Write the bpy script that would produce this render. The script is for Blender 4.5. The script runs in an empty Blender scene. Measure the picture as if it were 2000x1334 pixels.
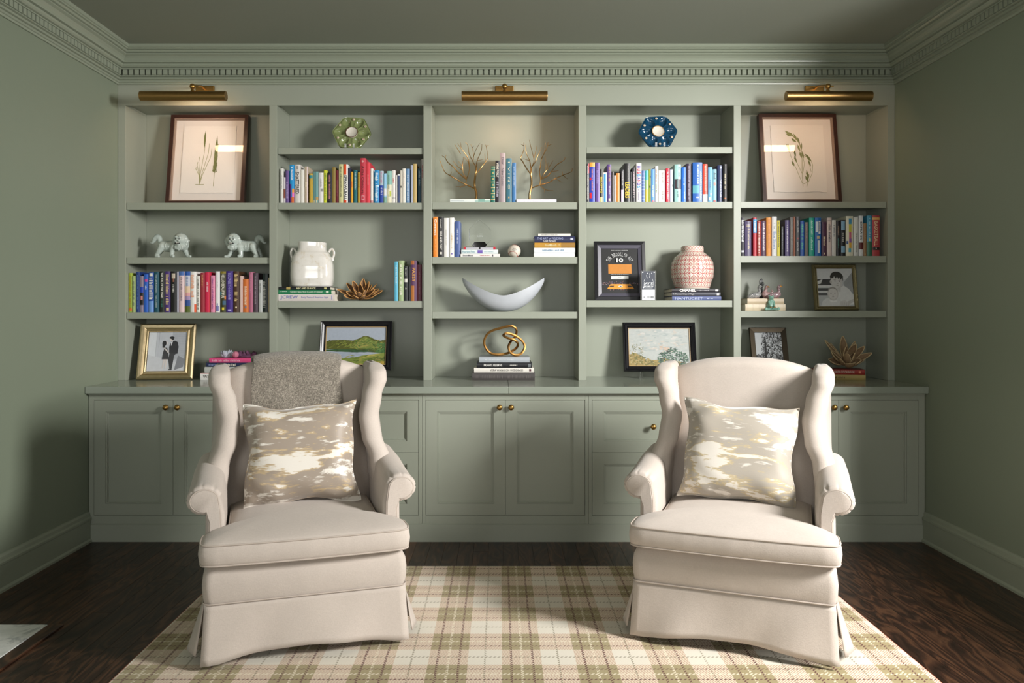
import bpy, math, random
from mathutils import Vector, Matrix
random.seed(7)
C = bpy.context.scene.collection
PI = math.pi

# ------------------------------------------------------------------ camera, world, light, exposure
FPX, VX, VY, EYE = 1512.0, 976.0, 607.0, 1.343      # focal length in pixels, vanishing point, eye height
cam = bpy.data.cameras.new('camera'); camo = bpy.data.objects.new('camera', cam); C.objects.link(camo)
camo.location = (0, 0, EYE); camo.rotation_euler = (PI/2, 0, 0)
cam.sensor_width = 36.0; cam.lens = 36.0*FPX/2000.0
cam.shift_x = (1000.0-VX)/2000.0; cam.shift_y = -(667.0-VY)/2000.0
cam.clip_start = 0.05
bpy.context.scene.camera = camo

w = bpy.data.worlds.new('world'); bpy.context.scene.world = w; w.use_nodes = True
w.node_tree.nodes['Background'].inputs[0].default_value = (0.75, 0.85, 1.0, 1); w.node_tree.nodes['Background'].inputs[1].default_value = 0.35
vs = bpy.context.scene.view_settings
vs.view_transform = 'Standard'; vs.look = 'None'; vs.gamma = 1.0; vs.use_curve_mapping = False
vs.exposure = 0.0

XL, XR, FACE, BACK = -2.393, 2.476, 4.85, 5.14       # room side walls, bookcase face, shelf back panel
REAR, CEIL = -1.9, 2.972
def area(name, loc, rot, sx, sy, power, col, spread=PI):
    l = bpy.data.lights.new(name, 'AREA'); l.shape = 'RECTANGLE'; l.size = sx; l.size_y = sy
    l.energy = power; l.color = col; l.spread = spread
    o = bpy.data.objects.new(name, l); C.objects.link(o); o.location = loc; o.rotation_euler = rot; return o
# daylight entering by the side window (key) plus fill lights added at the unseen rear wall
WIN_R = (1.50, 3.35, 0.85, 2.72)                     # y0 y1 z0 z1 in the right wall
key = area('daylight_side_window', (3.42, 1.50, 2.40), (0, 0, 0), 0.85, 1.05, 402, (1.0, 0.98, 0.955))
key.rotation_euler = (Vector((0.2, 4.3, 1.2))-key.location).to_track_quat('-Z', 'Y').to_euler()      # bright sky outside, aimed through the window
area('rear_fill_light', (-1.05, REAR+0.03, 1.6), (PI/2+0.42, 0, 0), 1.3, 1.7, 58, (1.0, 0.99, 0.97))  # added fill, tilted up to lift the ceiling and walls
area('rear_fill_light', (1.15, REAR+0.03, 1.6), (PI/2+0.42, 0, 0), 1.3, 1.7, 26, (1.0, 0.99, 0.97))

# ------------------------------------------------------------------ helpers
def PX(px, d): return (px-VX)/FPX*d                  # pixel column -> x on the plane y = d
def PZ(py, d): return EYE-(py-VY)/FPX*d              # pixel row -> z on the plane y = d
def s2l(c): return c/12.92 if c <= 0.04045 else ((c+0.055)/1.055)**2.4
def hexc(h):
    h = h.lstrip('#'); return tuple(s2l(int(h[i:i+2], 16)/255) for i in (0, 2, 4))

class NT:                                            # small expression builder for shader nodes
    def __init__(s, name):
        s.m = bpy.data.materials.new(name); s.m.use_nodes = True
        s.t = s.m.node_tree; s.n = s.t.nodes; s.l = s.t.links; s.b = s.n['Principled BSDF']
    def node(s, typ, **kw):
        n = s.n.new(typ)
        for k, v in kw.items(): setattr(n, k, v)
        return n
    def put(s, sock, v):
        if isinstance(v, E): s.l.new(v.s, sock)
        elif isinstance(v, bpy.types.NodeSocket): s.l.new(v, sock)
        elif isinstance(v, (tuple, list)): sock.default_value = tuple(v)+((1,) if len(v) == 3 and len(sock.default_value) == 4 else ())
        else: sock.default_value = v
    def math(s, op, a, b=0.0, c=None):
        n = s.node('ShaderNodeMath', operation=op); s.put(n.inputs[0], a); s.put(n.inputs[1], b)
        if c is not None: s.put(n.inputs[2], c)
        return E(s, n.outputs[0])
    def mix(s, f, a, b):
        n = s.node('ShaderNodeMix', data_type='RGBA'); s.put(n.inputs[0], f); s.put(n.inputs[6], a); s.put(n.inputs[7], b)
        return n.outputs[2]
    def coords(s, kind='Object'):
        tc = s.node('ShaderNodeTexCoord'); sp = s.node('ShaderNodeSeparateXYZ'); s.l.new(tc.outputs[kind], sp.inputs[0])
        return [E(s, o) for o in sp.outputs], tc.outputs[kind]
    def noise(s, vec, scale=5, detail=3, rough=0.5, stretch=(1, 1, 1), dist=0.0):
        mp = s.node('ShaderNodeMapping'); s.l.new(vec, mp.inputs[0]); mp.inputs['Scale'].default_value = stretch
        n = s.node('ShaderNodeTexNoise'); s.l.new(mp.outputs[0], n.inputs['Vector'])
        n.inputs['Scale'].default_value = scale; n.inputs['Detail'].default_value = detail
        n.inputs['Roughness'].default_value = rough; n.inputs['Distortion'].default_value = dist
        return E(s, n.outputs[0])
    def ramp(s, f, stops):
        r = s.node('ShaderNodeValToRGB'); s.put(r.inputs[0], f); e = r.color_ramp.elements
        while len(e) < len(stops): e.new(0.5)
        for i, (p, c) in enumerate(stops): e[i].position = p; e[i].color = tuple(c)+(1,)
        return r.outputs[0]
    def bump(s, h, strength=0.2, dist=0.002):
        n = s.node('ShaderNodeBump'); s.put(n.inputs['Height'], h); n.inputs['Strength'].default_value = strength
        n.inputs['Distance'].default_value = dist; s.l.new(n.outputs[0], s.b.inputs['Normal'])
    def set(s, **kw):
        for k, v in kw.items(): s.put(s.b.inputs[k.replace('_', ' ')], v)
        return s.m
class E:
    def __init__(s, nt, sock): s.t, s.s = nt, sock
    def __add__(a, b): return a.t.math('ADD', a, b)
    def __radd__(a, b): return a.t.math('ADD', a, b)
    def __sub__(a, b): return a.t.math('SUBTRACT', a, b)
    def __rsub__(a, b): return a.t.math('SUBTRACT', b, a)
    def __mul__(a, b): return a.t.math('MULTIPLY', a, b)
    __rmul__ = __mul__
    def __truediv__(a, b): return a.t.math('DIVIDE', a, b)
    def lt(a, b): return a.t.math('LESS_THAN', a, b)
    def gt(a, b): return a.t.math('GREATER_THAN', a, b)
    def fract(a): return a.t.math('FRACT', a)
    def abs(a): return a.t.math('ABSOLUTE', a)
    def max(a, b): return a.t.math('MAXIMUM', a, b)
    def near(a, c, wd): return (a-c).abs().lt(wd)

_mc = {}
def mat(col, rough=0.5, metal=0.0, vary=0.06, spec=0.5, bump=0.0, scale=30.0, coat=0.0, name=None):
    """plain procedural material: a colour with faint noise variation"""
    key = (col, rough, metal, vary, spec, bump, scale, coat)
    if key in _mc: return _mc[key]
    nt = NT(name or 'surface_'+col.strip('#')); c = hexc(col)
    xyz, v = nt.coords(); n = nt.noise(v, scale, 3)
    lo = tuple(max(0, k*(1-vary)) for k in c); hi = tuple(min(1, k*(1+vary)) for k in c)
    nt.set(Base_Color=nt.mix(n, lo, hi), Roughness=rough, Metallic=metal)
    nt.b.inputs['Specular IOR Level'].default_value = spec
    if coat: nt.b.inputs['Coat Weight'].default_value = coat; nt.b.inputs['Coat Roughness'].default_value = 0.05
    if bump: nt.bump(n, bump, 0.002)
    _mc[key] = nt.m; return nt.m

class M:                                             # mesh collector
    def __init__(s): s.v, s.f, s.mi, s.cur = [], [], [], 0
    def add(s, vs, fs):
        o = len(s.v); s.v += [tuple(p) for p in vs]; s.f += [tuple(i+o for i in f) for f in fs]; s.mi += [s.cur]*len(fs)
    def box(s, x0, x1, y0, y1, z0, z1):
        s.add([(x0,y0,z0),(x1,y0,z0),(x1,y1,z0),(x0,y1,z0),(x0,y0,z1),(x1,y0,z1),(x1,y1,z1),(x0,y1,z1)],
              [(3,2,1,0),(4,5,6,7),(0,1,5,4),(1,2,6,5),(2,3,7,6),(3,0,4,7)])
        return s
    def loft(s, rings, closed=True, cap0=True, cap1=True, loop=False):
        n = len(rings[0]); vs = [p for r in rings for p in r]; fs = []
        R = len(rings)
        for i in range(R if loop else R-1):
            a, b = i*n, ((i+1) % R)*n
            for j in range(n if closed else n-1):
                k = (j+1) % n; fs.append((a+j, a+k, b+k, b+j))
        if not loop and closed:
            if cap0: fs.append(tuple(reversed(range(n))))
            if cap1: fs.append(tuple(range((R-1)*n, R*n)))
        s.add(vs, fs); return s
    def tube(s, pts, r, n=8, caps=True, closed=False, section=None):
        pts = [Vector(p) for p in pts]; N = len(pts); rings = []; up = None
        for i, p in enumerate(pts):
            if closed: t = pts[(i+1) % N]-pts[i-1]
            else: t = pts[min(i+1, N-1)]-pts[max(i-1, 0)]
            t.normalize()
            if up is None:
                up = Vector((0, 0, 1)) if abs(t.z) < 0.9 else Vector((0, 1, 0))
            a = t.cross(up)
            if a.length < 1e-6: a = t.orthogonal()
            a.normalize(); b = a.cross(t).normalized(); up = b
            ri = r[i] if isinstance(r, (list, tuple)) else r
            if section: rings.append([p+a*q[0]+b*q[1] for q in section])
            else: rings.append([p+a*(ri*math.cos(2*PI*k/n))+b*(ri*math.sin(2*PI*k/n)) for k in range(n)])
        s.loft(rings, True, caps, caps, loop=closed); return s
    def lathe(s, prof, cx=0, cy=0, n=32, z0=0):
        rings = [[(cx+r*math.cos(2*PI*k/n), cy+r*math.sin(2*PI*k/n), z0+z) for k in range(n)] for r, z in prof]
        s.loft(rings); return s
    def ball(s, c, r, n=12, m=8, q=None):
        rx, ry, rz = r if isinstance(r, (tuple, list)) else (r, r, r); rings = []
        for i in range(m+1):
            a = -PI/2+PI*i/m; cr = max(math.cos(a), 1e-3)
            ring = []
            for k in range(n):
                p = Vector((rx*cr*math.cos(2*PI*k/n), ry*cr*math.sin(2*PI*k/n), rz*math.sin(a)))
                if q: p = q @ p
                ring.append(p+Vector(c))
            rings.append(ring)
        s.loft(rings); return s
    def prism(s, pts, y0, y1):                       # outline in x,z extruded along y
        n = len(pts)
        s.loft([[(x, y0, z) for x, z in pts], [(x, y1, z) for x, z in pts]]); return s
    def poly(s, pts, y):                             # flat face in x,z facing -y
        s.add([(x, y, z) for x, z in pts], [tuple(range(len(pts)))])
    def mesh(s, name, mats, smooth=False, angle=40):
        me = bpy.data.meshes.new(name); me.from_pydata(s.v, [], s.f)
        for m_ in (mats if isinstance(mats, (list, tuple)) else [mats]): me.materials.append(m_)
        me.polygons.foreach_set('material_index', s.mi)
        if smooth:
            me.polygons.foreach_set('use_smooth', [True]*len(me.polygons)); me.set_sharp_from_angle(angle=math.radians(angle))
        me.update(); return me
    def build(s, name, mats, parent=None, smooth=False, angle=40, bevel=0, seg=2):
        return link(name, s.mesh(name, mats, smooth, angle), parent, bevel, seg)
def fix_normals(me):
    import bmesh
    b = bmesh.new(); b.from_mesh(me); bmesh.ops.recalc_face_normals(b, faces=b.faces); b.to_mesh(me); b.free()
def link(name, me, parent=None, bevel=0, seg=2):
    fix_normals(me) if me.users == 0 else None
    o = bpy.data.objects.new(name, me); C.objects.link(o)
    if parent: o.parent = parent
    if bevel:
        b = o.modifiers.new('bevel', 'BEVEL'); b.width = bevel; b.segments = seg; b.limit_method = 'ANGLE'; b.angle_limit = math.radians(40)
    return o
def tag(o, label, cat, group=None):
    o['label'] = label; o['category'] = cat
    if group: o['group'] = group
    return o
def struct(o): o['kind'] = 'structure'; return o
def thing(name, label, cat, loc=(0, 0, 0), rz=0.0, group=None, rx=0.0):
    o = bpy.data.objects.new(name, None); C.objects.link(o); o.empty_display_size = 0.05
    o.location = loc; o.rotation_euler = (rx, 0, rz); return tag(o, label, cat, group)
def rrect(w_, h_, r, n=4, cx=0, cy=0):
    pts = []
    for (sx, sy, a0) in ((1, 1, 0), (-1, 1, PI/2), (-1, -1, PI), (1, -1, 3*PI/2)):
        for i in range(n+1):
            a = a0+PI/2*i/n; pts.append((cx+sx*(w_/2-r)+r*math.cos(a), cy+sy*(h_/2-r)+r*math.sin(a)))
    return pts
def smoothpath(pts, sub=6, closed=False):            # Catmull-Rom through the points
    P = [Vector(p) for p in pts]; N = len(P); out = []
    for i in range(N if closed else N-1):
        p0 = P[i-1] if (closed or i > 0) else P[i]; p1 = P[i]; p2 = P[(i+1) % N]; p3 = P[(i+2) % N] if (closed or i+2 < N) else P[i+1]
        for k in range(sub):
            t = k/sub
            out.append(0.5*((2*p1)+(p2-p0)*t+(2*p0-5*p1+4*p2-p3)*t*t+(3*p1-p0-3*p2+p3)*t**3))
    if not closed: out.append(P[-1])
    return out
def lerp_table(tab, x):
    if x <= tab[0][0]: return tab[0][1]
    for (a, va), (b, vb) in zip(tab, tab[1:]):
        if x <= b:
            t = (x-a)/(b-a); t = t*t*(3-2*t); return va+(vb-va)*t
    return tab[-1][1]

# ---- lettering: built-in font turned to flat mesh, fitted into a box
_tc = {}
def text_mesh(txt, bold=0.0):
    if (txt, bold) not in _tc:
        cu = bpy.data.curves.new('lettering', 'FONT'); cu.body = txt; cu.resolution_u = 2; cu.align_x = 'CENTER'; cu.align_y = 'CENTER'
        cu.offset = bold; cu.fill_mode = 'FRONT'
        o = bpy.data.objects.new('lettering', cu); me = o.to_mesh()
        vs = [tuple(v.co) for v in me.vertices]; fs = [tuple(p.vertices) for p in me.polygons]
        o.to_mesh_clear(); bpy.data.objects.remove(o); bpy.data.curves.remove(cu)
        xs = [v[0] for v in vs] or [0, 1]; ys = [v[1] for v in vs] or [0, 1]
        _tc[(txt, bold)] = (vs, fs, min(xs), max(xs), min(ys), max(ys))
    return _tc[(txt, bold)]
def letters(m, txt, O, U, Vv, L, H, bold=0.0, keep=False):
    """lettering centred at O, running along U (length L), letter tops along Vv (height H)"""
    vs, fs, x0, x1, y0, y1 = text_mesh(txt, bold)
    sx, sy = L/max(x1-x0, 1e-6), H/max(y1-y0, 1e-6)
    if keep: sx = sy = min(sx, sy)
    O, U, Vv = Vector(O), Vector(U), Vector(Vv)
    m.add([O+U*((x-(x0+x1)/2)*sx)+Vv*((y-(y0+y1)/2)*sy) for x, y, z in vs], fs)
def marks(m, O, U, Vv, L, H, rnd):                   # lettering too small to read: a line of letter-sized strokes
    O, U, Vv = Vector(O), Vector(U), Vector(Vv); x = -L/2
    while x < L/2-H*0.3:
        if rnd.random() < 0.12: x += H*0.45; continue
        wd = H*rnd.choice((0.14, 0.17, 0.17, 0.30)); hh = H*rnd.choice((1, 1, 0.72, 0.72, 0.85))
        m.add([O+U*x-Vv*H/2, O+U*(x+wd)-Vv*H/2, O+U*(x+wd)+Vv*(hh-H/2), O+U*x+Vv*(hh-H/2)], [(0, 1, 2, 3)]); x += wd+H*rnd.uniform(0.10, 0.24)
# ------------------------------------------------------------------ shared surfaces
def paint(name, col, rough, bump=0.03, scale=180):
    nt = NT(name); xyz, v = nt.coords(); c = hexc(col)
    n = nt.noise(v, 1.3, 2); n2 = nt.noise(v, scale, 2)
    nt.set(Base_Color=nt.mix(n, tuple(k*0.97 for k in c), tuple(k*1.03 for k in c)), Roughness=rough); nt.bump(n2, bump, 0.001); return nt.m
SAGE = '959a8c'
WALLP = paint('sage_wall_paint', '7d8674', 0.5, 0.05)  # same paint as the cabinets; darker tone stands in for weaker light
CEILP = paint('sage_ceiling_paint', '8b8f82', 0.75, 0.05)
TRIMP = paint('sage_trim_paint', '8c9382', 0.32)
CABP = paint('sage_cabinet_paint', SAGE, 0.38)
TOPP = paint('sage_worktop_paint', '8f968a', 0.16, 0.01)
def brass(name, col, rough):
    nt = NT(name); xyz, v = nt.coords(); n = nt.noise(v, 60, 3, stretch=(1, 1, 1))
    c = hexc(col); nt.set(Base_Color=nt.mix(n, tuple(k*0.85 for k in c), tuple(min(1, k*1.1) for k in c)), Metallic=1.0, Roughness=n*0.12+rough); return nt.m
BRASS = brass('aged_brass', 'b08a4e', 0.3)
BRASSD = brass('brushed_dark_brass', '9a7a4a', 0.34)
GOLD = brass('gilt_metal', 'b4905c', 0.36)
GLASS = NT('clear_glass').set(Base_Color=(1, 1, 1), Roughness=0.02, Transmission_Weight=1.0, IOR=1.45)
def thin_glass():
    nt = NT('thin_window_glass'); tr = nt.node('ShaderNodeBsdfTransparent'); gl = nt.node('ShaderNodeBsdfGlossy'); gl.inputs['Roughness'].default_value = 0.02
    lw = nt.node('ShaderNodeLayerWeight'); f = nt.math('POWER', E(nt, lw.outputs['Facing']), 4.0)*0.5+0.022
    mx = nt.node('ShaderNodeMixShader'); nt.l.new(f.s, mx.inputs[0]); nt.l.new(tr.outputs[0], mx.inputs[1]); nt.l.new(gl.outputs[0], mx.inputs[2])
    nt.l.new(mx.outputs[0], nt.n['Material Output'].inputs[0]); return nt.m
PANE = thin_glass()
DARK = mat('12120f', 0.8)
# ------------------------------------------------------------------ room shell
def wood_floor():
    nt = NT('dark_stained_oak'); xyz, v = nt.coords()
    oi = nt.node('ShaderNodeObjectInfo'); r = E(nt, oi.outputs['Random'])
    off = nt.node('ShaderNodeCombineXYZ'); nt.put(off.inputs[0], r*37.0); nt.put(off.inputs[1], r*91.0)
    va = nt.node('ShaderNodeVectorMath', operation='ADD'); nt.l.new(v, va.inputs[0]); nt.l.new(off.outputs[0], va.inputs[1]); vv = va.outputs[0]
    cath = nt.noise(vv, 7, 2, stretch=(1.3, 0.28, 1), dist=0.6)
    rings = nt.math('PINGPONG', cath*16.0, 1.0)
    pore = nt.noise(vv, 260, 3, stretch=(1, 0.035, 1))
    g = rings*0.55+pore*0.6
    base = nt.ramp(g, [(0.25, hexc('1d120c')), (0.6, hexc('38241a')), (0.95, hexc('5a3f2c'))])
    tone = nt.mix(r, (0.55, 0.52, 0.5), (1.25, 1.15, 1.05))
    mx = nt.node('ShaderNodeMix', data_type='RGBA', blend_type='MULTIPLY'); mx.inputs[0].default_value = 1.0
    nt.l.new(base, mx.inputs[6]); nt.l.new(tone, mx.inputs[7])
    nt.set(Base_Color=mx.outputs[2], Roughness=pore*0.15+0.3); nt.bump(g, 0.25, 0.0012); return nt.m
OAK = wood_floor()
fl = struct(M().box(XL-0.1, XR+0.1, REAR-0.1, 5.3, -0.06, -0.016).build('floor', mat('17110c', 0.7)))
PW = 0.0832; ncol = int((XR-XL)/PW)+1
pm = {}
rnd = random.Random(3)
for i in range(ncol):
    x0 = XL+i*PW; x1 = min(x0+PW-0.0012, XR-0.001); y = REAR+0.002-rnd.uniform(0, 0.9); seen = x0 < -1.3 or x1 > 1.5
    while y < 4.5:
        L = rnd.choice((1.1, 1.5, 1.9)) if seen else 2.3
        a, b = max(y, REAR+0.002), min(y+L-0.0012, 4.56); y += L
        if b-a < 0.05: continue
        p = M().box(x0-(x0+x1)/2, x1-(x0+x1)/2, -(b-a)/2, (b-a)/2, -0.016, 0).build('plank', OAK, fl)
        p.location = ((x0+x1)/2, (a+b)/2, 0)
struct(M().box(XL-0.1, XR+0.1, REAR-0.1, 5.3, CEIL, CEIL+0.08).build('ceiling', CEILP))
struct(M().box(XL-0.12, XL, REAR-0.1, 5.3, -0.06, CEIL).build('wall_left', WALLP))
struct(M().box(XL, XR, 5.16, 5.28, -0.06, CEIL).build('wall_back', WALLP))
def wall_right():
    y0, y1, z0, z1 = WIN_R; m = M(); X0, X1 = XR, XR+0.14
    m.box(X0, X1, REAR-0.1, y0, -0.06, CEIL); m.box(X0, X1, y1, 5.3, -0.06, CEIL); m.box(X0, X1, y0, y1, -0.06, z0); m.box(X0, X1, y0, y1, z1, CEIL)
    struct(m.build('wall_right', WALLP))
wall_right()
def wall_rear():
    m = M(); Y0, Y1 = REAR-0.14, REAR; xs = [(-1.75, -0.35), (0.45, 1.85)]; z0, z1 = 0.7, 2.5
    m.box(XL, XR, Y0, Y1, -0.06, z0); m.box(XL, XR, Y0, Y1, z1, CEIL)
    m.box(XL, xs[0][0], Y0, Y1, z0, z1); m.box(xs[0][1], xs[1][0], Y0, Y1, z0, z1); m.box(xs[1][1], XR, Y0, Y1, z0, z1)
    struct(m.build('wall_front', WALLP)); return xs, z0, z1
rx, rz0, rz1 = wall_rear()
def window(name, cx, cy, w_, z0, z1, rz):
    o = struct(thing(name, 'white framed window with glass panes', 'window', (cx, cy, z0), rz)); del o['category']; del o['label']
    h = z1-z0; m = M(); t = 0.05; WH = mat('e8e6df', 0.4)
    for (a, b, c, d) in ((-w_/2, -w_/2+t, 0, h), (w_/2-t, w_/2, 0, h), (-w_/2+t, w_/2-t, 0, t), (-w_/2+t, w_/2-t, h-t, h)): m.box(a, b, -0.03, 0.03, c, d)
    m.build('window_frame', WH, o)
    for i in range(2):
        for k in range(3):
            x0 = -w_/2+t+i*(w_/2-t); zz0 = t+k*(h-2*t)/3
            M().box(x0+0.012, x0+w_/2-t-0.012, -0.003, 0.003, zz0+0.012, zz0+(h-2*t)/3-0.012).build('pane', PANE, o)
    M().box(-0.012, 0.012, -0.02, 0.02, t, h-t).build('mullion', WH, o)
    for k in (1, 2): M().box(-w_/2+t, w_/2-t, -0.019, 0.019, t+k*(h-2*t)/3-0.012, t+k*(h-2*t)/3+0.012).build('glazing_bar', WH, o)
window('window_1', XR+0.07, (WIN_R[0]+WIN_R[1])/2, WIN_R[1]-WIN_R[0], WIN_R[2], WIN_R[3], PI/2)
window('window_2', sum(rx[0])/2, REAR-0.07, 1.4, rz0, rz1, 0)  # both unseen rear windows are added to go with the fill lights
window('window_3', sum(rx[1])/2, REAR-0.07, 1.4, rz0, rz1, 0)

# crown moulding with dentils: profile of (projection, height above crown bottom)
CB = PZ(166, FACE)
CROWN = [(0, 0), (0.010, 0), (0.012, 0.010), (0.018, 0.013), (0.018, 0.024), (0.015, 0.026), (0.026, 0.029), (0.026, 0.040), (0.023, 0.042), (0.036, 0.045), (0.036, 0.050),
         (0.024, 0.0505), (0.024, 0.0835), (0.048, 0.084), (0.048, 0.091), (0.044, 0.093), (0.056, 0.096), (0.064, 0.103), (0.068, 0.113), (0.063, 0.116), (0.078, 0.119), (0.080, 0.127), (0.074, 0.130),
         (0.080, 0.141), (0.090, 0.152), (0.104, 0.160), (0.104, 0.166), (0.099, 0.168), (0.112, 0.172), (0.118, 0.180), (0.114, 0.183), (0.124, 0.186), (0.124, 0.192), (0.131, 0.196), (0.131, CEIL-CB), (0, CEIL-CB)]
def crown(name, side):
    m = M()
    if side == 'back': rings = [[(XL+p, FACE-p, CB+z) for p, z in CROWN], [(XR-p, FACE-p, CB+z) for p, z in CROWN]]
    elif side == 'left': rings = [[(XL+p, REAR, CB+z) for p, z in CROWN], [(XL+p, FACE-p, CB+z) for p, z in CROWN]]
    else: rings = [[(XR-p, REAR, CB+z) for p, z in CROWN], [(XR-p, FACE-p, CB+z) for p, z in CROWN]]
    m.loft(rings); o = struct(m.build(name, TRIMP)); pitch = 0.0356; tw = 0.0256
    if side == 'back':
        me = M().box(0, tw, -0.020, 0, 0, 0.0328).mesh('dentil', TRIMP); n = int((XR-XL-0.08)/pitch); s0 = (XL+XR)/2-n*pitch/2+0.005
        for i in range(n): d = link('dentil', me, o); d.location = (s0+i*pitch, FACE-0.024, CB+0.0506)
    else:
        sx = 1 if side == 'left' else -1; X = XL+0.024 if side == 'left' else XR-0.024
        me = M().box(min(0, sx*0.020), max(0, sx*0.020), -tw, 0, 0, 0.0328).mesh('dentil', TRIMP); n = int((FACE-0.05-2.9)/pitch)
        for i in range(n): d = link('dentil', me, o); d.location = (X, FACE-0.045-i*pitch, CB+0.0506)
crown('trim_1', 'back'); crown('trim_2', 'left'); crown('trim_3', 'right')
BB = [(0, 0), (0.026, 0), (0.026, 0.012), (0.018, 0.022), (0.018, 0.128), (0.022, 0.131), (0.022, 0.142), (0.014, 0.150), (0.012, 0.165), (0.006, 0.175), (0, 0.177)]
struct(M().loft([[(XL+p, REAR, z) for p, z in BB], [(XL+p, 4.497, z) for p, z in BB]]).build('baseboard_left', TRIMP, smooth=False))
struct(M().loft([[(XR-p, REAR, z) for p, z in BB], [(XR-p, 4.497, z) for p, z in BB]]).build('baseboard_right', TRIMP))

# ------------------------------------------------------------------ built-in bookcase
bk = thing('built_in_bookcase', 'tall sage green built-in bookcase of five shelved bays above the worktop', 'bookcase', (0, 0, 0))
BAYS = [(245, 526), (541, 827), (843, 1130), (1145, 1433), (1447, 1734)]
OT, WT = PZ(206, FACE), 0.904                        # opening top, worktop height
bx = [(PX(a, FACE), PX(b, FACE)) for a, b in BAYS]
M().box(XL+0.001, XR-0.001, FACE, FACE+0.02, OT, CEIL-0.002).build('top_rail', CABP, bk)
M().box(XL+0.001, bx[0][0], FACE, BACK, WT+0.0022, OT).box(XL+0.001, bx[0][0], FACE+0.02, BACK, OT, OT+0.03).build('side_panel', CABP, bk, bevel=0.0015)
M().box(bx[4][1], XR-0.001, FACE, BACK, WT+0.0022, OT).box(bx[4][1], XR-0.001, FACE+0.02, BACK, OT, OT+0.03).build('side_panel', CABP, bk, bevel=0.0015)
for i in range(4): M().box(bx[i][1], bx[i+1][0], FACE, BACK, WT+0.0022, OT).box(bx[i][1], bx[i+1][0], FACE+0.02, BACK, OT, OT+0.03).build('divider', CABP, bk, bevel=0.0015)
for i in range(5):
    M().box(bx[i][0], bx[i][1], BACK, BACK+0.015, WT+0.0022, OT+0.03).build('back_panel', CABP, bk)
    M().box(bx[i][0], bx[i][1], FACE+0.02, BACK, OT+0.014, OT+0.03).build('soffit', CABP, bk)
SHELF = {}
SH = {0: [(396, 409.5), (503, 515), (610, 622.5)], 1: [(289, 301), (396, 409), (588, 601)], 2: [(395, 408.5), (502, 515), (609, 622)],
      3: [(287, 299.5), (394, 407), (587, 600)], 4: [(394, 406), (500, 513), (607, 620)]}
SD = FACE+0.012
for b, rows in SH.items():
    for k, (t, u) in enumerate(rows):
        zt, zb = PZ(t, SD), PZ(u, SD); SHELF[(b, k)] = zt
        s = M().box(bx[b][0]+0.002, bx[b][1]-0.002, SD+0.02, BACK, zt-0.02, zt).build('shelf', CABP, bk)
        M().box(bx[b][0]+0.003, bx[b][1]-0.003, SD, SD+0.02, zb, zt).build('nosing', CABP, s, bevel=0.001)
    for k in range(3): SHELF[(b, 'top')] = WT+0.002
# worktop
BF, CF = 4.503, 4.462
wt = thing('worktop', 'long sage green painted worktop along the whole wall', 'worktop', (0, 0, 0))
sx = PX(993, CF)
for a, b in ((XL+0.002, sx-0.0004), (sx+0.0004, XR-0.002)):
    M().box(a, b, CF, BACK+0.015, WT-0.039, WT+0.002).build('slab', TOPP, wt, bevel=0.003)
M().box(XL+0.004, XR-0.004, BF-0.012, BF, WT-0.051, WT-0.039).build('edge_moulding', CABP, wt, bevel=0.004)
# base cabinets
def knob(par, x, z):
    prof = [(0.007, 0.0), (0.006, 0.012), (0.009, 0.016), (0.0155, 0.021), (0.017, 0.026), (0.0145, 0.032), (0.008, 0.036), (0.001, 0.037)]
    k = M().lathe(prof, n=20); k.v = [(a, -c, b) for a, b, c in k.v]
    o = k.build('knob', BRASS, par, smooth=True); o.location = (x, BF, z)
def panel_front(name, cab, x0, x1, z0, z1, knobs):
    r = 0.0655; m = M()
    for (a, b, c, d) in ((x0, x0+r, z0, z1), (x1-r, x1, z0, z1), (x0+r, x1-r, z0, z0+r), (x0+r, x1-r, z1-r, z1)): m.box(a, b, BF, BF+0.022, c, d)
    d = m.build(name, CABP, cab)
    mm = M(); a, b, c, e = x0+r, x1-r, z0+r, z1-r
    for k, (q, yy) in enumerate(((0.0, 0.004), (0.007, 0.009))):      # stepped moulding inside the frame
        t = 0.007
        for (f, g, h, i) in ((a+q, a+q+t, c+q, e-q), (b-q-t, b-q, c+q, e-q), (a+q+t, b-q-t, c+q, c+q+t), (a+q+t, b-q-t, e-q-t, e-q)): mm.box(f, g, BF+yy, BF+0.021, h, i)
    mm.build('panel_moulding', CABP, d, bevel=0.0012)
    M().box(a+0.002, b-0.002, BF+0.013, BF+0.019, c+0.002, e-0.002).build('panel', CABP, d)
    for kx, kz in knobs: knob(d, kx, kz)
DZ0, DZ1, MZ = PZ(1006, BF), PZ(782, BF), PZ(884, BF)
PLT = PZ(1023, BF)
units = [('door', 173, 500, 184, 338, 493), ('drawer', 500, 824.5, 507, 0, 817), ('door', 824.5, 1149.5, 832, 987, 1142), ('drawer', 1149.5, 1475, 1157, 0, 1467), ('door', 1475, 1806, 1483, 1638, 1793)]
ulab = ['sage green two-door base cabinet under the gold couple portrait frame',
        'sage green two-drawer base cabinet behind the chair with the grey throw',
        'sage green two-door base cabinet in full view between the two armchairs',
        'sage green two-drawer base cabinet behind the chair without a throw',
        'sage green two-door base cabinet under the small tree photograph and dried pods']
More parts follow.
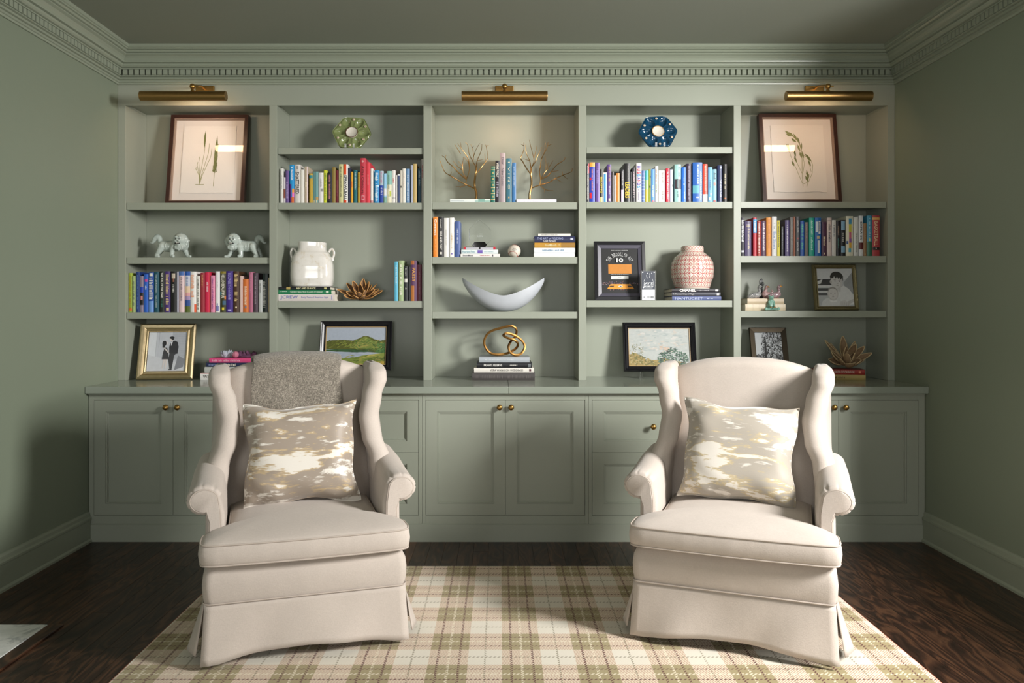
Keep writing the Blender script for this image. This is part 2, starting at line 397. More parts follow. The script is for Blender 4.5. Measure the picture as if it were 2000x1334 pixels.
for (kind, u0, u1, a, mid, b), lab in zip(units, ulab):
    X0, X1 = PX(u0, BF), PX(u1, BF); A, B, Mx = PX(a, BF), PX(b, BF), PX(mid, BF)
    if u0 == 173: X0 = XL+0.003
    if u1 == 1806: X1 = XR-0.003
    c = thing('base_cabinet', lab, 'cabinet', (0, 0, 0), group='base cabinets under the worktop')
    M().box(X0+0.001, X1-0.001, BF+0.03, BACK, PLT, WT-0.052).build('carcass', DARK, c)
    m = M(); g = 0.0022; T = WT-0.0515
    for q in ((X0+0.0005, A-g, PLT, T), (B+g, X1-0.0005, PLT, T), (A-g, B+g, PLT, DZ0-g), (A-g, B+g, DZ1+g, T)): m.box(q[0], q[1], BF, BF+0.03, q[2], q[3])
    m.build('face_frame', CABP, c, bevel=0.0008, seg=1)
    if kind == 'door':
        kz = PZ(796.3, BF-0.03); off = PX(VX+11.3, BF-0.03)
        panel_front('door', c, A, Mx-g/2, DZ0, DZ1, [(Mx-off, kz)]); panel_front('door', c, Mx+g/2, B, DZ0, DZ1, [(Mx+off, kz)])
    else:
        q = 0.38; ks = (A+(B-A)*q, A+(B-A)*(1-q))
        panel_front('drawer', c, A, B, MZ+g/2, DZ1, [(k, PZ(834, BF-0.03)) for k in ks])
        panel_front('drawer', c, A, B, DZ0, MZ-g/2, [(k, (DZ0+MZ)/2) for k in ks])
struct(M().box(XL+0.003, XR-0.003, BF-0.008, BF+0.03, 0.0, PLT-0.004).box(XL+0.003, XR-0.003, BF-0.004, BF+0.03, PLT-0.004, PLT).build('baseboard_back', CABP, bevel=0.001))

# picture lights
def picture_light(px, label, ballx):
    Y = 4.64; o = thing('picture_light', label, 'picture light', (PX(px, Y), FACE, 2.63), group='brass picture lights on the bookcase rail')
    dy = Y-FACE; R = 0.029; L = 0.51; bxo = ballx
    n = 20; arc = [math.radians(4+284*k/n) for k in range(n+1)]   # tube open towards the rail and shelves
    ring = lambda x, r: [(x, dy+r*math.cos(a), r*math.sin(a)) for a in arc]
    m = M(); m.loft([ring(-L/2, R), ring(L/2, R), ring(L/2, R-0.0015), ring(-L/2, R-0.0015)], closed=False, loop=True)
    sh = m.build('shade', BRASSD, o, smooth=True)
    for s in (-1, 1):
        e = M(); e.v = []; e.loft([[(s*L/2-s*0.001, dy+(R)*math.cos(2*PI*k/24), R*math.sin(2*PI*k/24)) for k in range(24)], [(s*L/2+s*0.002, dy+R*math.cos(2*PI*k/24), R*math.sin(2*PI*k/24)) for k in range(24)]])
        e.build('end_cap', BRASSD, sh, bevel=0.0015)
    M().box(bxo-0.058, bxo+0.058, -0.02, 0.0, 0.075, 0.118).build('wall_plate', BRASS, o, bevel=0.004)
    M().tube([(bxo, -0.02, 0.097), (bxo, -0.07, 0.1), (bxo, dy+0.05, 0.078), (bxo, dy, 0.06)], 0.006, 10).build('arm', BRASS, o, smooth=True)
    M().ball((bxo, dy, 0.058), 0.017, 16, 10).tube([(bxo+0.012, dy, 0.058), (bxo+0.034, dy, 0.058)], 0.004, 8).build('swivel_joint', BRASS, o, smooth=True)
    M().tube([(bxo, dy, 0.045), (bxo, dy, R-0.002)], [0.007, 0.012], 12).build('stem', BRASS, o, smooth=True)
    bl = NT('warm_lamp_glass').set(Base_Color=(1, 0.9, 0.7), Emission_Color=(1.0, 0.72, 0.42), Emission_Strength=4.0)
    M().tube([(-0.07, dy+0.002, -0.002), (0.07, dy+0.002, -0.002)], 0.0095, 12).build('bulb', bl, o, smooth=True)
    l = area('lamp_light', (0, dy+0.019, -0.015), (math.radians(48), 0, 0), 0.22, 0.046, 1.25, (1.0, 0.64, 0.39)); l.parent = o
picture_light(358, 'brass picture light above the print of two upright grasses', 0.055)
picture_light(985.5, 'brass picture light above the gold branch trees', 0.0)
picture_light(1618.5, 'brass picture light above the print of one curved oat stem', -0.005)

# hearth slab with a wood border, set in the floor by the left wall
hs = thing('hearth', 'white marble hearth slab edged with dark wood on the floor by the wall', 'hearth', (0, 0, 0))
def marble():
    nt = NT('white_marble'); xyz, v = nt.coords(); n = nt.noise(v, 4, 6, 0.65, dist=1.4); nt.set(Base_Color=nt.ramp(n, [(0.3, hexc('c9cbc8')), (0.5, hexc('dfdfdb')), (0.56, hexc('b4b6b6')), (0.62, hexc('dcdcd8'))]), Roughness=0.2); return nt.m
hx, hy = PX(93, 3.286), 3.286
M().box(XL+0.028, hx, 1.4, hy, 0.0005, 0.012).build('slab', marble(), hs, bevel=0.002)
M().box(hx+0.0005, hx+0.062, 1.4, hy+0.012, 0.0005, 0.010).build('border', OAK, hs, bevel=0.002)

# ------------------------------------------------------------------ plaid rug
def rug_mat():
    nt = NT('plaid_wool_rug'); (x, y, z), v = nt.coords()
    u = ((x-0.009)/0.28).fract(); q = ((4.031-y)/0.28).fract()
    a, b = u.lt(0.535), q.lt(0.535); both = a*b; none = (1.0-a)*(1.0-b); one = 1.0-both-none
    tw = ((x-y*1.0)*92.0).fract()
    dash = ((x-y)*62.0).fract().lt(0.54)
    n = nt.noise(v, 900, 2, 0.6); n2 = nt.noise(v, 3, 2)
    cream, olive = hexc('e4dccb'), hexc('a3946a')
    twc = nt.mix(nt.math('SMOOTH_MIN', (tw-0.5).abs()*3.2, 1.0, 0.2), hexc('aa7556'), hexc('e6d8c0'))
    col = nt.mix(both, nt.mix(none, twc, cream), olive)
    W = 0.0125
    light = (u.near(0.268, W*1.5)+q.near(0.268, W*1.5)).gt(0.5)*(1.0-none)
    col = nt.mix(light*dash*0.75, col, hexc('efe4cb'))
    gl = (u.near(0.767, W)*(1.0-both)+q.near(0.767, W)).gt(0.5)*dash
    col = nt.mix(gl*0.8, col, hexc('857a5c'))
    red = (u.near(0.123, W*1.3)+u.near(0.417, W*1.3)+q.near(0.123, W*1.3)+q.near(0.417, W*1.3)).gt(0.5)*dash
    col = nt.mix(red*0.95, col, hexc('5e2a1e'))
    mx = nt.node('ShaderNodeMix', data_type='RGBA', blend_type='MULTIPLY'); mx.inputs[0].default_value = 1.0
    nt.l.new(col, mx.inputs[6]); nt.l.new(nt.mix(n, (0.78, 0.78, 0.78), (1.12, 1.12, 1.12)), mx.inputs[7])
    nt.set(Base_Color=mx.outputs[2], Roughness=0.95); nt.b.inputs['Specular IOR Level'].default_value = 0.1
    nt.b.inputs['Sheen Weight'].default_value = 0.2; nt.bump(n+tw*0.3, 0.5, 0.003); return nt.m
rg = thing('plaid_rug', 'large plaid wool rug in olive, cream and rust under the armchairs', 'rug', (0, 0, 0))
RX0, RX1, RY0, RY1 = -1.40, 1.583, -0.2, 4.037
M().box(RX0, RX1, RY0, RY1, 0.0008, 0.012).build('pile', rug_mat(), rg, bevel=0.003)
bd = M(); BT = mat('a4563a', 0.9)
for a, b, c, d in ((RX0-0.004, RX0, RY0, RY1), (RX1, RX1+0.004, RY0, RY1), (RX0-0.004, RX1+0.004, RY1, RY1+0.004)): bd.box(a, b, c, d, 0.0008, 0.009)
bd.build('binding', BT, rg)
RUGZ = 0.0125
# ------------------------------------------------------------------ wingback armchairs
def linen(name, col):
    nt = NT(name); (x, y, z), v = nt.coords(); c = hexc(col)
    wv = nt.noise(v, 420, 2, 0.7, stretch=(1, 1, 0.25)); wh = nt.noise(v, 420, 2, 0.7, stretch=(0.25, 0.25, 1)); big = nt.noise(v, 6, 3); wr = nt.noise(v, 9, 2, stretch=(1, 1, 0.7))
    f = (wv+wh)*0.35+big*0.3
    nt.set(Base_Color=nt.ramp(f, [(0.25, tuple(k*0.84 for k in c)), (0.75, tuple(min(1, k*1.06) for k in c))]), Roughness=0.9)
    nt.b.inputs['Specular IOR Level'].default_value = 0.2; nt.b.inputs['Sheen Weight'].default_value = 0.15
    nt.bump((wv+wh)*0.4+wr*3.0, 0.24, 0.004); return nt.m
LINEN = linen('oatmeal_linen', 'c3b8ae')
PIPE = mat('b5a99e', 0.85)
LEGW = mat('4a2415', 0.35, vary=0.3, scale=90)
byc = lambda z: lerp_table([(0.35, 0.250), (1.13, 0.40)], z)        # centre line of the backrest
bth = lambda z: lerp_table([(0.35, 0.075), (0.55, 0.085), (0.95, 0.075), (1.13, 0.06)], z)
bhw = lambda z: lerp_table([(0.35, 0.345), (0.66, 0.345), (0.76, 0.315), (1.0, 0.332), (1.13, 0.332)], z)
BTOP = 1.106
def sup(wd, th, n=40, e=5.0):
    pts = []
    for k in range(n):
        a = 2*PI*k/n; c, s = math.cos(a), math.sin(a)
        pts.append((wd*math.copysign(abs(c)**(2/e), c), th*math.copysign(abs(s)**(2/e), s)))
    return pts
def make_chair(label, loc, rz):
    t = thing('wingback_armchair', label, 'armchair', (loc[0], loc[1], RUGZ), rz, 'pair of wingback armchairs')
    # backrest
    rings = []
    zs = [0.36+0.70*i/18 for i in range(19)]
    tops = [(BTOP-0.042+0.042*math.sin(a), math.cos(a)) for a in [PI/2*i/7 for i in range(8)]]
    for z, k in [(z, 1.0) for z in zs]+tops[1:]:
        sh = max(k, 0.02); r = []
        w_ = bhw(z)-0.035*(1-k); th = bth(z)*sh; q = max(0, (z-0.75)/(BTOP-0.75))
        for x, y in sup(w_, th, 44, 4.2):
            puff = 0.014*(1-(x/w_)**2) if y < 0 else 0
            r.append((x, byc(z)+y-puff*min(1, k*1.3), z-0.050*q*abs(x/w_)**2.6))
        rings.append(r)
    M().loft(rings).build('backrest', LINEN, t, smooth=True, angle=60)
    # wings
    out = [(0.56, 0.408), (0.65, 0.400), (0.75, 0.366), (0.84, 0.356), (0.93, 0.372), (1.01, 0.398), (1.08, 0.402)]
    fy = [(0.58, 0.02), (0.70, 0.06), (0.86, 0.105), (1.00, 0.125), (1.04, 0.145), (1.08, 0.20)]
    for s in (-1, 1):
        rings = []; WT_ = 1.078
        for i in range(31):
            u = i/30; z = 0.56+(WT_-0.56)*(1-(1-u)**1.6 if u > 0.55 else u*(1-0.45**1.6)/0.55)
            k = 1.0 if z < WT_-0.05 else max(0.05, math.sqrt(max(0, 1-((z-WT_+0.05)/0.05)**2)))
            ox = lerp_table(out, z); f = lerp_table(fy, z); hb = 0.047*(0.35+0.65*k); tb = 0.040*(0.4+0.6*k)
            xf, xb, yb = ox-0.047, 0.352, byc(z)+0.03
            d = Vector((xb-xf, yb-f)); L = d.length; d.normalize(); nrm = Vector((-d.y, d.x))
            f2 = f+0.06*(1-k); r = []
            for j in range(12):
                a = PI/2+PI*j/11; p = Vector((xf, f2+hb))+d*(math.cos(a)*hb*1.0)+nrm*(math.sin(a)*hb); r.append(p)
            for j in range(6):
                a = -PI/2+PI*j/5; p = Vector((xb, yb))+d*(math.cos(a)*0.02)+nrm*(math.sin(a)*tb); r.append(p)
            rings.append([(s*p.x, p.y, z-0.012*max(0, (p.y-f)*0)) for p in r])
        wg = M().loft(rings).build('wing', LINEN, t, smooth=True, angle=60)
        pp = [rings[i][14 if False else 2] for i in range(2, 23)]
        po = [rings[i][10] for i in range(1, 30)]
        M().tube([(p[0]+s*0.002, p[1]+0.004, p[2]) for p in pp], 0.0035, 6).build('piping', PIPE, wg, smooth=True)
    # rolled arms
    def prof(dr=0.0, rise=0.0, gat=0.0):
        cx, cz, r = 0.388, 0.585+rise, 0.059+dr
        P = [(0.314-dr, 0.33), (0.312-dr, 0.46), (0.313-dr, 0.53+rise)]
        for k in range(67):                                     # roll, gathered into small creases near the front
            a = math.radians(165-(165+98)*k/66); q = r-gat*max(0, math.cos(k*0.62+0.4*math.sin(k*0.9)))**6; P.append((cx+(q+0.008)*math.cos(a), cz+q*math.sin(a)))
        P += [(cx-0.004+dr*0.6, cz-0.066), (cx-0.004+dr, cz-0.085), (cx-0.003+dr, 0.42), (cx+dr, 0.33)]
        return P
    for s in (-1, 1):
        rings = []
        for i, (yy, dr, rise, gat) in enumerate(((-0.262, -0.012, -0.004, .002), (-0.258, -0.004, -0.002, .005), (-0.248, 0, 0, .005), (-0.230, 0, 0, .0035), (-0.205, 0, .001, .001), (-0.15, 0.0, 0.002, 0), (-0.02, 0.0, 0.012, 0), (0.10, -0.002, 0.03, 0), (0.24, -0.006, 0.04, 0), (0.30, -0.008, 0.045, 0))):
            rings.append([(s*x, yy, z) for x, z in prof(dr, rise, gat)])
        ar = M().loft(rings).build('arm', LINEN, t, smooth=True, angle=50)
        # front facing panel with piping
        fp = prof(-0.017); m = M(); m.loft([[(s*x, -0.262, z) for x, z in fp], [(s*x, -0.270, z) for x, z in fp], [(s*(0.350+(x-0.350)*0.93), -0.2725, z) for x, z in fp]])
        fpn = m.build('arm_front', LINEN, ar, smooth=True, angle=50)
        M().tube([(s*x, -0.267, z) for x, z in prof(-0.015)], 0.0034, 8).build('piping', PIPE, fpn, smooth=True)
    # body / front rail, bulging
    rings = []
    for z, g in ((0.205, -0.004), (0.225, 0.004), (0.26, 0.010), (0.30, 0.012), (0.335, 0.008), (0.36, -0.004), (0.372, -0.025)):
        rings.append([(x, y-0.035, z) for x, y in rrect(0.752+2*g, 0.760+2*g, 0.035, 6)])
    M().loft(rings).build('seat_base', LINEN, t, smooth=True, angle=60)
    M().box(-0.375, 0.375, 0.20, 0.325, 0.20, 0.50).build('back_base', LINEN, t, smooth=True, bevel=0.02, seg=3)
    # T shaped seat cushion
    T0 = [(-0.300, 0.20), (-0.300, -0.235), (-0.308, -0.268), (-0.335, -0.282), (-0.378, -0.285), (-0.394, -0.305), (-0.397, -0.40), (-0.388, -0.437), (-0.345, -0.450), (-0.18, -0.458), (0, -0.461)]
    T = T0+[(-x, y) for x, y in reversed(T0[:-1])]
    TT = []
    for (a, b) in zip(T, T[1:]+T[:1]):
        n = max(1, int(math.hypot(b[0]-a[0], b[1]-a[1])/0.03)); TT += [(a[0]+(b[0]-a[0])*k/n, a[1]+(b[1]-a[1])*k/n) for k in range(n)]
    for _ in range(2): TT = [q for a_, b_ in zip(TT, TT[1:]+TT[:1]) for q in ((a_[0]*.75+b_[0]*.25, a_[1]*.75+b_[1]*.25), (a_[0]*.25+b_[0]*.75, a_[1]*.25+b_[1]*.75))]
    def ringT(f, z, crown=0, dz=True): return [(x*f, -0.13+(y+0.13)*f, z) for x, y in TT]
    R = [ringT(0.80, 0.374), ringT(0.985, 0.378), ringT(1.005, 0.392), ringT(1.012, 0.418), ringT(1.005, 0.444), ringT(0.988, 0.459), ringT(0.95, 0.467), ringT(0.88, 0.476), ringT(0.72, 0.488), ringT(0.5, 0.496), ringT(0.25, 0.500), ringT(0.02, 0.501)]
    cu = M().loft(R).build('seat_cushion', LINEN, t, smooth=True, angle=75)
    for z, f in ((0.4575, 0.995), (0.381, 0.995)):
        M().tube(ringT(f, z), 0.0034, 8, closed=True).build('piping', PIPE, cu, smooth=True)
    # skirt: four panels with flared corners
    rr = random.Random(hash(label) % 97 if False else len(label))
    def panel(fn, nu=26, nv=9):
        g = [[fn(u/nu*2-1, v/nv) for u in range(nu+1)] for v in range(nv+1)]
        m = M(); m.add([p for r in g for p in r], [(v*(nu+1)+u, v*(nu+1)+u+1, (v+1)*(nu+1)+u+1, (v+1)*(nu+1)+u) for v in range(nv) for u in range(nu)])
        o = m.build('skirt_panel', LINEN, t, smooth=True, angle=80); so = o.modifiers.new('thickness', 'SOLIDIFY'); so.thickness = 0.004; so.offset = 0; return o
    ph = rr.uniform(0, 6)
    wav = lambda u, v: 0.010*v*math.sin(u*5+ph)+0.004*math.sin(u*11+v*4+ph)*v
    def front(u, v):
        hem = 0.018+0.030*max(0, 1-(u*1.15)**2)
        return (u*(0.378+0.012*v), -0.420-0.026*v-wav(u, v), 0.232-(0.232-hem)*v)
    panel(front)
    for s in (-1, 1):
        def side(u, v, s=s):
            fl = 0.052*v*math.exp(-((u+0.70)/0.24)**2)+0.014*v
            return (s*(0.380+fl+0.006*v*math.sin(u*6+1)), -0.398+0.37*(u+1), 0.232-(0.232-0.02-0.015*v*max(0, -u))*v)
        panel(side)
        def insert(u, v, s=s):                               # inverted pleat behind the open corner
            return (s*(0.372-0.006+0.010*v+0.008*abs(u)), -0.412-0.012*v+0.03*(u+1)*0.5, 0.228-0.21*v)
        panel(insert, 6, 6)
    panel(lambda u, v: (u*(0.378+0.012*v), 0.352+0.02*v, 0.232-0.212*v))
    band = [(x, y-0.035, 0.2325) for x, y in rrect(0.768, 0.782, 0.03, 5)]
    M().tube(band, 0.0032, 6, closed=True).build('skirt_piping', PIPE, t, smooth=True)
    for x in (-0.340, 0.340):
        for y in (-0.378, 0.30): M().lathe([(0.016, 0), (0.02, 0.02), (0.026, 0.2)], x, y, 12).build('leg', LEGW, t, smooth=True)
    return t
CH = [((-0.866, 3.400), math.radians(17.3)), ((1.050, 3.410), math.radians(-21.0))]
make_chair('cream linen wingback armchair with a grey wool throw over its back', *CH[0])
make_chair('cream linen wingback armchair with a bare back and pale shiny pillow', *CH[1])
def chair_pt(i, p):
    (x, y), a = CH[i]; c, s = math.cos(a), math.sin(a); return (x+p[0]*c-p[1]*s, y+p[0]*s+p[1]*c, RUGZ+p[2])

# scatter pillows: tie-dyed velvet
def tiedye(name, seed, a, b, g):
    nt = NT(name); (x, y, z), v = nt.coords()
    mp = nt.node('ShaderNodeMapping'); nt.l.new(v, mp.inputs[0]); mp.inputs['Location'].default_value = (seed, seed*2.3, 0); vv = mp.outputs[0]
    n1 = nt.noise(vv, 5.0, 5, 0.66, stretch=(0.62, 1, 2.6), dist=0.3); n2 = nt.noise(vv, 13, 3, 0.6, stretch=(0.6, 1, 2.6)); n3 = nt.noise(vv, 3, 2)
    fib = nt.noise(vv, 500, 2, 0.6)
    edge = (x.abs()*1.5).max(z.abs()*1.6)                    # dye gathers towards the rim
    f = n1*0.75+n2*0.25+edge*0.10-0.02
    col = nt.ramp(f, [(0.38, hexc(b)), (0.435, hexc(b)), (0.455, hexc(g)), (0.485, hexc(a)), (0.555, hexc(a)), (0.59, hexc(b))])
    nt.set(Base_Color=col, Roughness=0.42); nt.b.inputs['Sheen Weight'].default_value = 0.5; nt.b.inputs['Sheen Roughness'].default_value = 0.4; nt.b.inputs['Specular IOR Level'].default_value = 0.3
    nt.bump(fib*0.4+n3*2.0+n2*0.6, 0.2, 0.005); return nt.m
def pillow(label, ci, loc, rx_, roll, w_, h_, T, mt, seed, turn=0.0):
    t = thing('throw_pillow', label, 'pillow', chair_pt(ci, loc), 0, 'velvet pillows on the armchairs')
    t.rotation_euler = (Matrix.Rotation(CH[ci][1]+turn, 3, 'Z') @ Matrix.Rotation(rx_, 3, 'X') @ Matrix.Rotation(roll, 3, 'Y')).to_euler()
    N = 30; r = random.Random(seed); ph = [r.uniform(0, 6) for _ in range(6)]; vs = []; fs = []
    for side in (-1, 1):
        o = len(vs)
        for j in range(N+1):
            for i in range(N+1):
                u, v = i/N*2-1, j/N*2-1
                u2 = math.copysign(abs(u)**0.9, u); v2 = math.copysign(abs(v)**0.9, v)
                x = w_/2*u2*(1-0.10*(1-v2*v2)**1.2*abs(u2)**1.5); z = h_/2*v2*(1-0.11*(1-u2*u2)**1.2*abs(v2)**1.5)
                th = T*(max(0, (1-u**4)*(1-v**4)))**0.62
                rim = 1-(1-u*u)*(1-v*v)
                wr = 0.007*math.sin(9*u+ph[0]+3*v)*math.sin(7*v+ph[1])*rim+0.004*math.sin(15*u*v+ph[2])*rim
                x += 0.006*math.sin(6*v+ph[3])*abs(u)**4; z += 0.007*math.sin(6*u+ph[4])*abs(v)**4
                vs.append((x, side*(th+wr*min(1, th*30)), z))
        for j in range(N):
            for i in range(N):
                q = (o+j*(N+1)+i, o+j*(N+1)+i+1, o+(j+1)*(N+1)+i+1, o+(j+1)*(N+1)+i); fs.append(q if side < 0 else q[::-1])
    m = M(); m.add(vs, fs); c = m.build('cushion_cover', mt, t, smooth=True, angle=180)
    idx = []
    E0 = [(i, 0) for i in range(N)]+[(N, j) for j in range(N)]+[(N-i, N) for i in range(N)]+[(0, N-j) for j in range(N)]
    M().tube([vs[j*(N+1)+i] for i, j in E0], 0.0028, 6, closed=True).build('seam', mt, t, smooth=True)
    return t
TD1 = tiedye('taupe_tie_dyed_velvet', 1.7, '9c8f81', 'e0dad0', 'bda680'); TD2 = tiedye('pale_silver_tie_dyed_velvet', 5.1, 'aaa296', 'dcd6cc', 'bfae88')
pillow('square taupe and white tie-dyed velvet pillow on the chair with the throw', 0, (-0.005, 0.045, 0.699), -0.30, math.radians(-2.0), 0.496, 0.450, 0.092, TD1, 4, -0.10)
pillow('square pale silvery tie-dyed velvet pillow on the chair without a throw', 1, (0.0, 0.045, 0.699), -0.30, math.radians(3.5), 0.496, 0.450, 0.095, TD2, 9, 0.06)
# grey wool throw over the back of one chair
def wool():
    nt = NT('heathered_grey_wool'); xyz, v = nt.coords(); a = nt.noise(v, 170, 3, 0.7); b = nt.noise(v, 420, 2, 0.7); d = nt.noise(v, 40, 2)
    nt.set(Base_Color=nt.ramp(a*0.5+b*0.4+d*0.1, [(0.36, hexc('4a463f')), (0.5, hexc('7f776b')), (0.62, hexc('b3aa9b'))]), Roughness=0.95)
    nt.b.inputs['Sheen Weight'].default_value = 0.3; nt.bump(a+b, 0.7, 0.004); return nt.m
def throw():
    t = thing('throw_blanket', 'heathered grey wool throw draped over the back of an armchair', 'blanket', chair_pt(0, (0, 0, 0)), CH[0][1])
    path = [(byc(z)-bth(z)-0.031, z) for z in [0.80+0.03*i for i in range(10)]]
    zc = BTOP-0.045
    for k in range(1, 12):
        a = PI*k/12; path.append((byc(zc)-(bth(zc)+0.030)*math.cos(a)+0.004, zc+0.066*math.sin(a)))
    path += [(byc(z)+bth(z)+0.022+0.03*(1.08-z)*0, z) for z in [1.07-0.04*i for i in range(9)]]
    NU = 24; rows = []
    for i, (y, z) in enumerate(path):
        q = max(0, (z-0.75)/(BTOP-0.75)); row = []
        for k in range(NU+1):
            u = k/NU*2-1; x = -0.008+u*(0.205+0.006*math.sin(i*0.5+u))
            row.append((x, y+0.004*math.sin(u*7+i*0.35)*min(1, abs(z-1.1)*6), z-0.050*q*abs(x/0.335)**2.6-0.004*abs(u)**8))
        rows.append(row)
    m = M(); n = NU+1; m.add([p for r in rows for p in r], [(i*n+k, i*n+k+1, (i+1)*n+k+1, (i+1)*n+k) for i in range(len(rows)-1) for k in range(NU)])
    o = m.build('folded_wool', wool(), t, smooth=True, angle=180); s = o.modifiers.new('thickness', 'SOLIDIFY'); s.thickness = 0.014; s.offset = 0
    b = o.modifiers.new('round', 'BEVEL'); b.width = 0.005; b.segments = 2
throw()
# ------------------------------------------------------------------ books
PAGE = mat('dcd5c4', 0.9, vary=0.12, scale=400)
BK = [0]; NB = [0]
def cover_profile(wd, dp, bulge, t=0.0022):
    o = [(-wd/2, dp), (-wd/2, 0.0)]+[(-wd/2+wd*k/5, -bulge*math.sin(PI*k/5)) for k in range(1, 5)]+[(wd/2, 0.0), (wd/2, dp)]
    t = min(t, wd*0.2)
    i = [(-wd/2+t, dp), (-wd/2+t, t)]+[(-wd/2+t+(wd-2*t)*k/5, t-bulge*math.sin(PI*k/5)) for k in range(1, 5)]+[(wd/2-t, t), (wd/2-t, dp)]
    return o, i
def make_book(label, cat_group, wd, hh, dp, col, title='', tcol='e8e4dc', bands=(), flat=False, loc=(0, 0, 0), rz=0.0, lean=0.0, size=0.5, span=(0.08, 0.92), rough=0.42, bold=0.0, tpos=0.0, bulge=None, line2=None):
    """book with its spine facing -y; upright: thickness on x, height on z; flat: length on x, thickness on z"""
    BK[0] += 1; rr = random.Random(BK[0]*13)
    t = thing('book', label, 'book', loc, rz, cat_group)
    if lean: t.rotation_euler = (0, lean, rz)
    bulge = bulge if bulge is not None else min(0.004, wd*0.12)
    mp = (lambda a, y, s: (s-hh/2, y, a+wd/2)) if flat else (lambda a, y, s: (a, y, s))
    o, i = cover_profile(wd, dp, bulge); n = len(o); m = M()
    vs = [mp(a, y, s) for s in (0, hh) for a, y in o]+[mp(a, y, s) for s in (0, hh) for a, y in i]; fs = []
    for k in range(n-1):
        fs += [(k, k+1, n+k+1, n+k), (2*n+k, 3*n+k, 3*n+k+1, 2*n+k+1), (k, 2*n+k, 2*n+k+1, k+1), (n+k, n+k+1, 3*n+k+1, 3*n+k)]
    fs += [(0, n, 3*n, 2*n), (n-1, 3*n-1, 4*n-1, 2*n-1)]
    m.add(vs, fs); m.build('cover', mat(col, rough, vary=0.05), t, smooth=True, angle=38)
    p = M(); q = min(0.0022, wd*0.2)+0.0002; e = 0.003
    a0 = mp(-wd/2+q, 0.004, e); a1 = mp(wd/2-q, dp-0.004, hh-e)
    p.box(a0[0], a1[0], a0[1], a1[1], a0[2], a1[2]); p.build('pages', PAGE, t)
    U = Vector((1, 0, 0)) if flat else Vector((0, 0, -1)); Vv = Vector((0, 0, 1)) if flat else Vector((1, 0, 0))
    def at(s, v, lift): # s: 0..1 from the start of the title, v: -1..1 across
        y = -bulge*math.cos(PI/2*max(-1, min(1, v)))-lift
        return Vector((-hh/2+hh*s, y, wd/2+v*wd/2)) if flat else Vector((v*wd/2, y, hh*(1-s)))
    for (s0, s1, v0, v1, c) in bands:
        b = M(); seg = 4; P0, P1 = [], []; NB[0] += 1; lift = 0.0004+0.00003*(NB[0] % 7)
        for k in range(seg+1):
            v = v0+(v1-v0)*k/seg; P0.append(at(s0, v, lift)); P1.append(at(s1, v, lift))
        b.add(P0+P1, [(k, k+1, seg+1+k+1, seg+1+k) for k in range(seg)])
        b.build('spine_band', mat(c, rough, vary=0.05), t)
    def write(m, txt, s0, s1, v, H):
        L = hh*(s1-s0); O = at((s0+s1)/2, v, 0.0010)
        if txt.startswith('~'): marks(m, O, U, Vv, L, H, rr)
        else: letters(m, txt, O, U, Vv, L, H, bold)
    if title:
        l = M(); write(l, title, span[0], span[1], tpos, wd*size); l.build('title_lettering', mat(tcol, 0.5, vary=0.02), t)
    if line2:
        txt, c2, s0, s1, v, sz = line2; l = M(); write(l, txt, s0, s1, v, wd*sz); l.build('author_lettering', mat(c2, 0.5, vary=0.02), t)
    return t
BD = FACE+0.030                                      # plane of the upright spines
def row(bay, k, where, group, books, depth=(0.13, 0.18)):
    rr = random.Random(bay*10+(k if k != 'top' else 9)); z = SHELF[(bay, k)]+0.0003
    for b in books:
        x0, x1, yt, col, desc = b[:5]; kw = b[5] if len(b) > 5 else {}
        X0, X1 = PX(x0, BD)+0.0006, PX(x1, BD)-0.0006
        kw = dict(kw); dp = kw.pop('dp', rr.uniform(*depth))
        make_book((desc+' '+where).strip(), group, X1-X0, PZ(yt, BD)-z, dp, col, loc=((X0+X1)/2, BD+rr.uniform(0, 0.004)+0.004, z), **kw)
W_, K_, G_ = 'f0ede6', '141414', 'd8b878'
def T(title, c=W_, **k): return dict(title=title, tcol=c, **k)
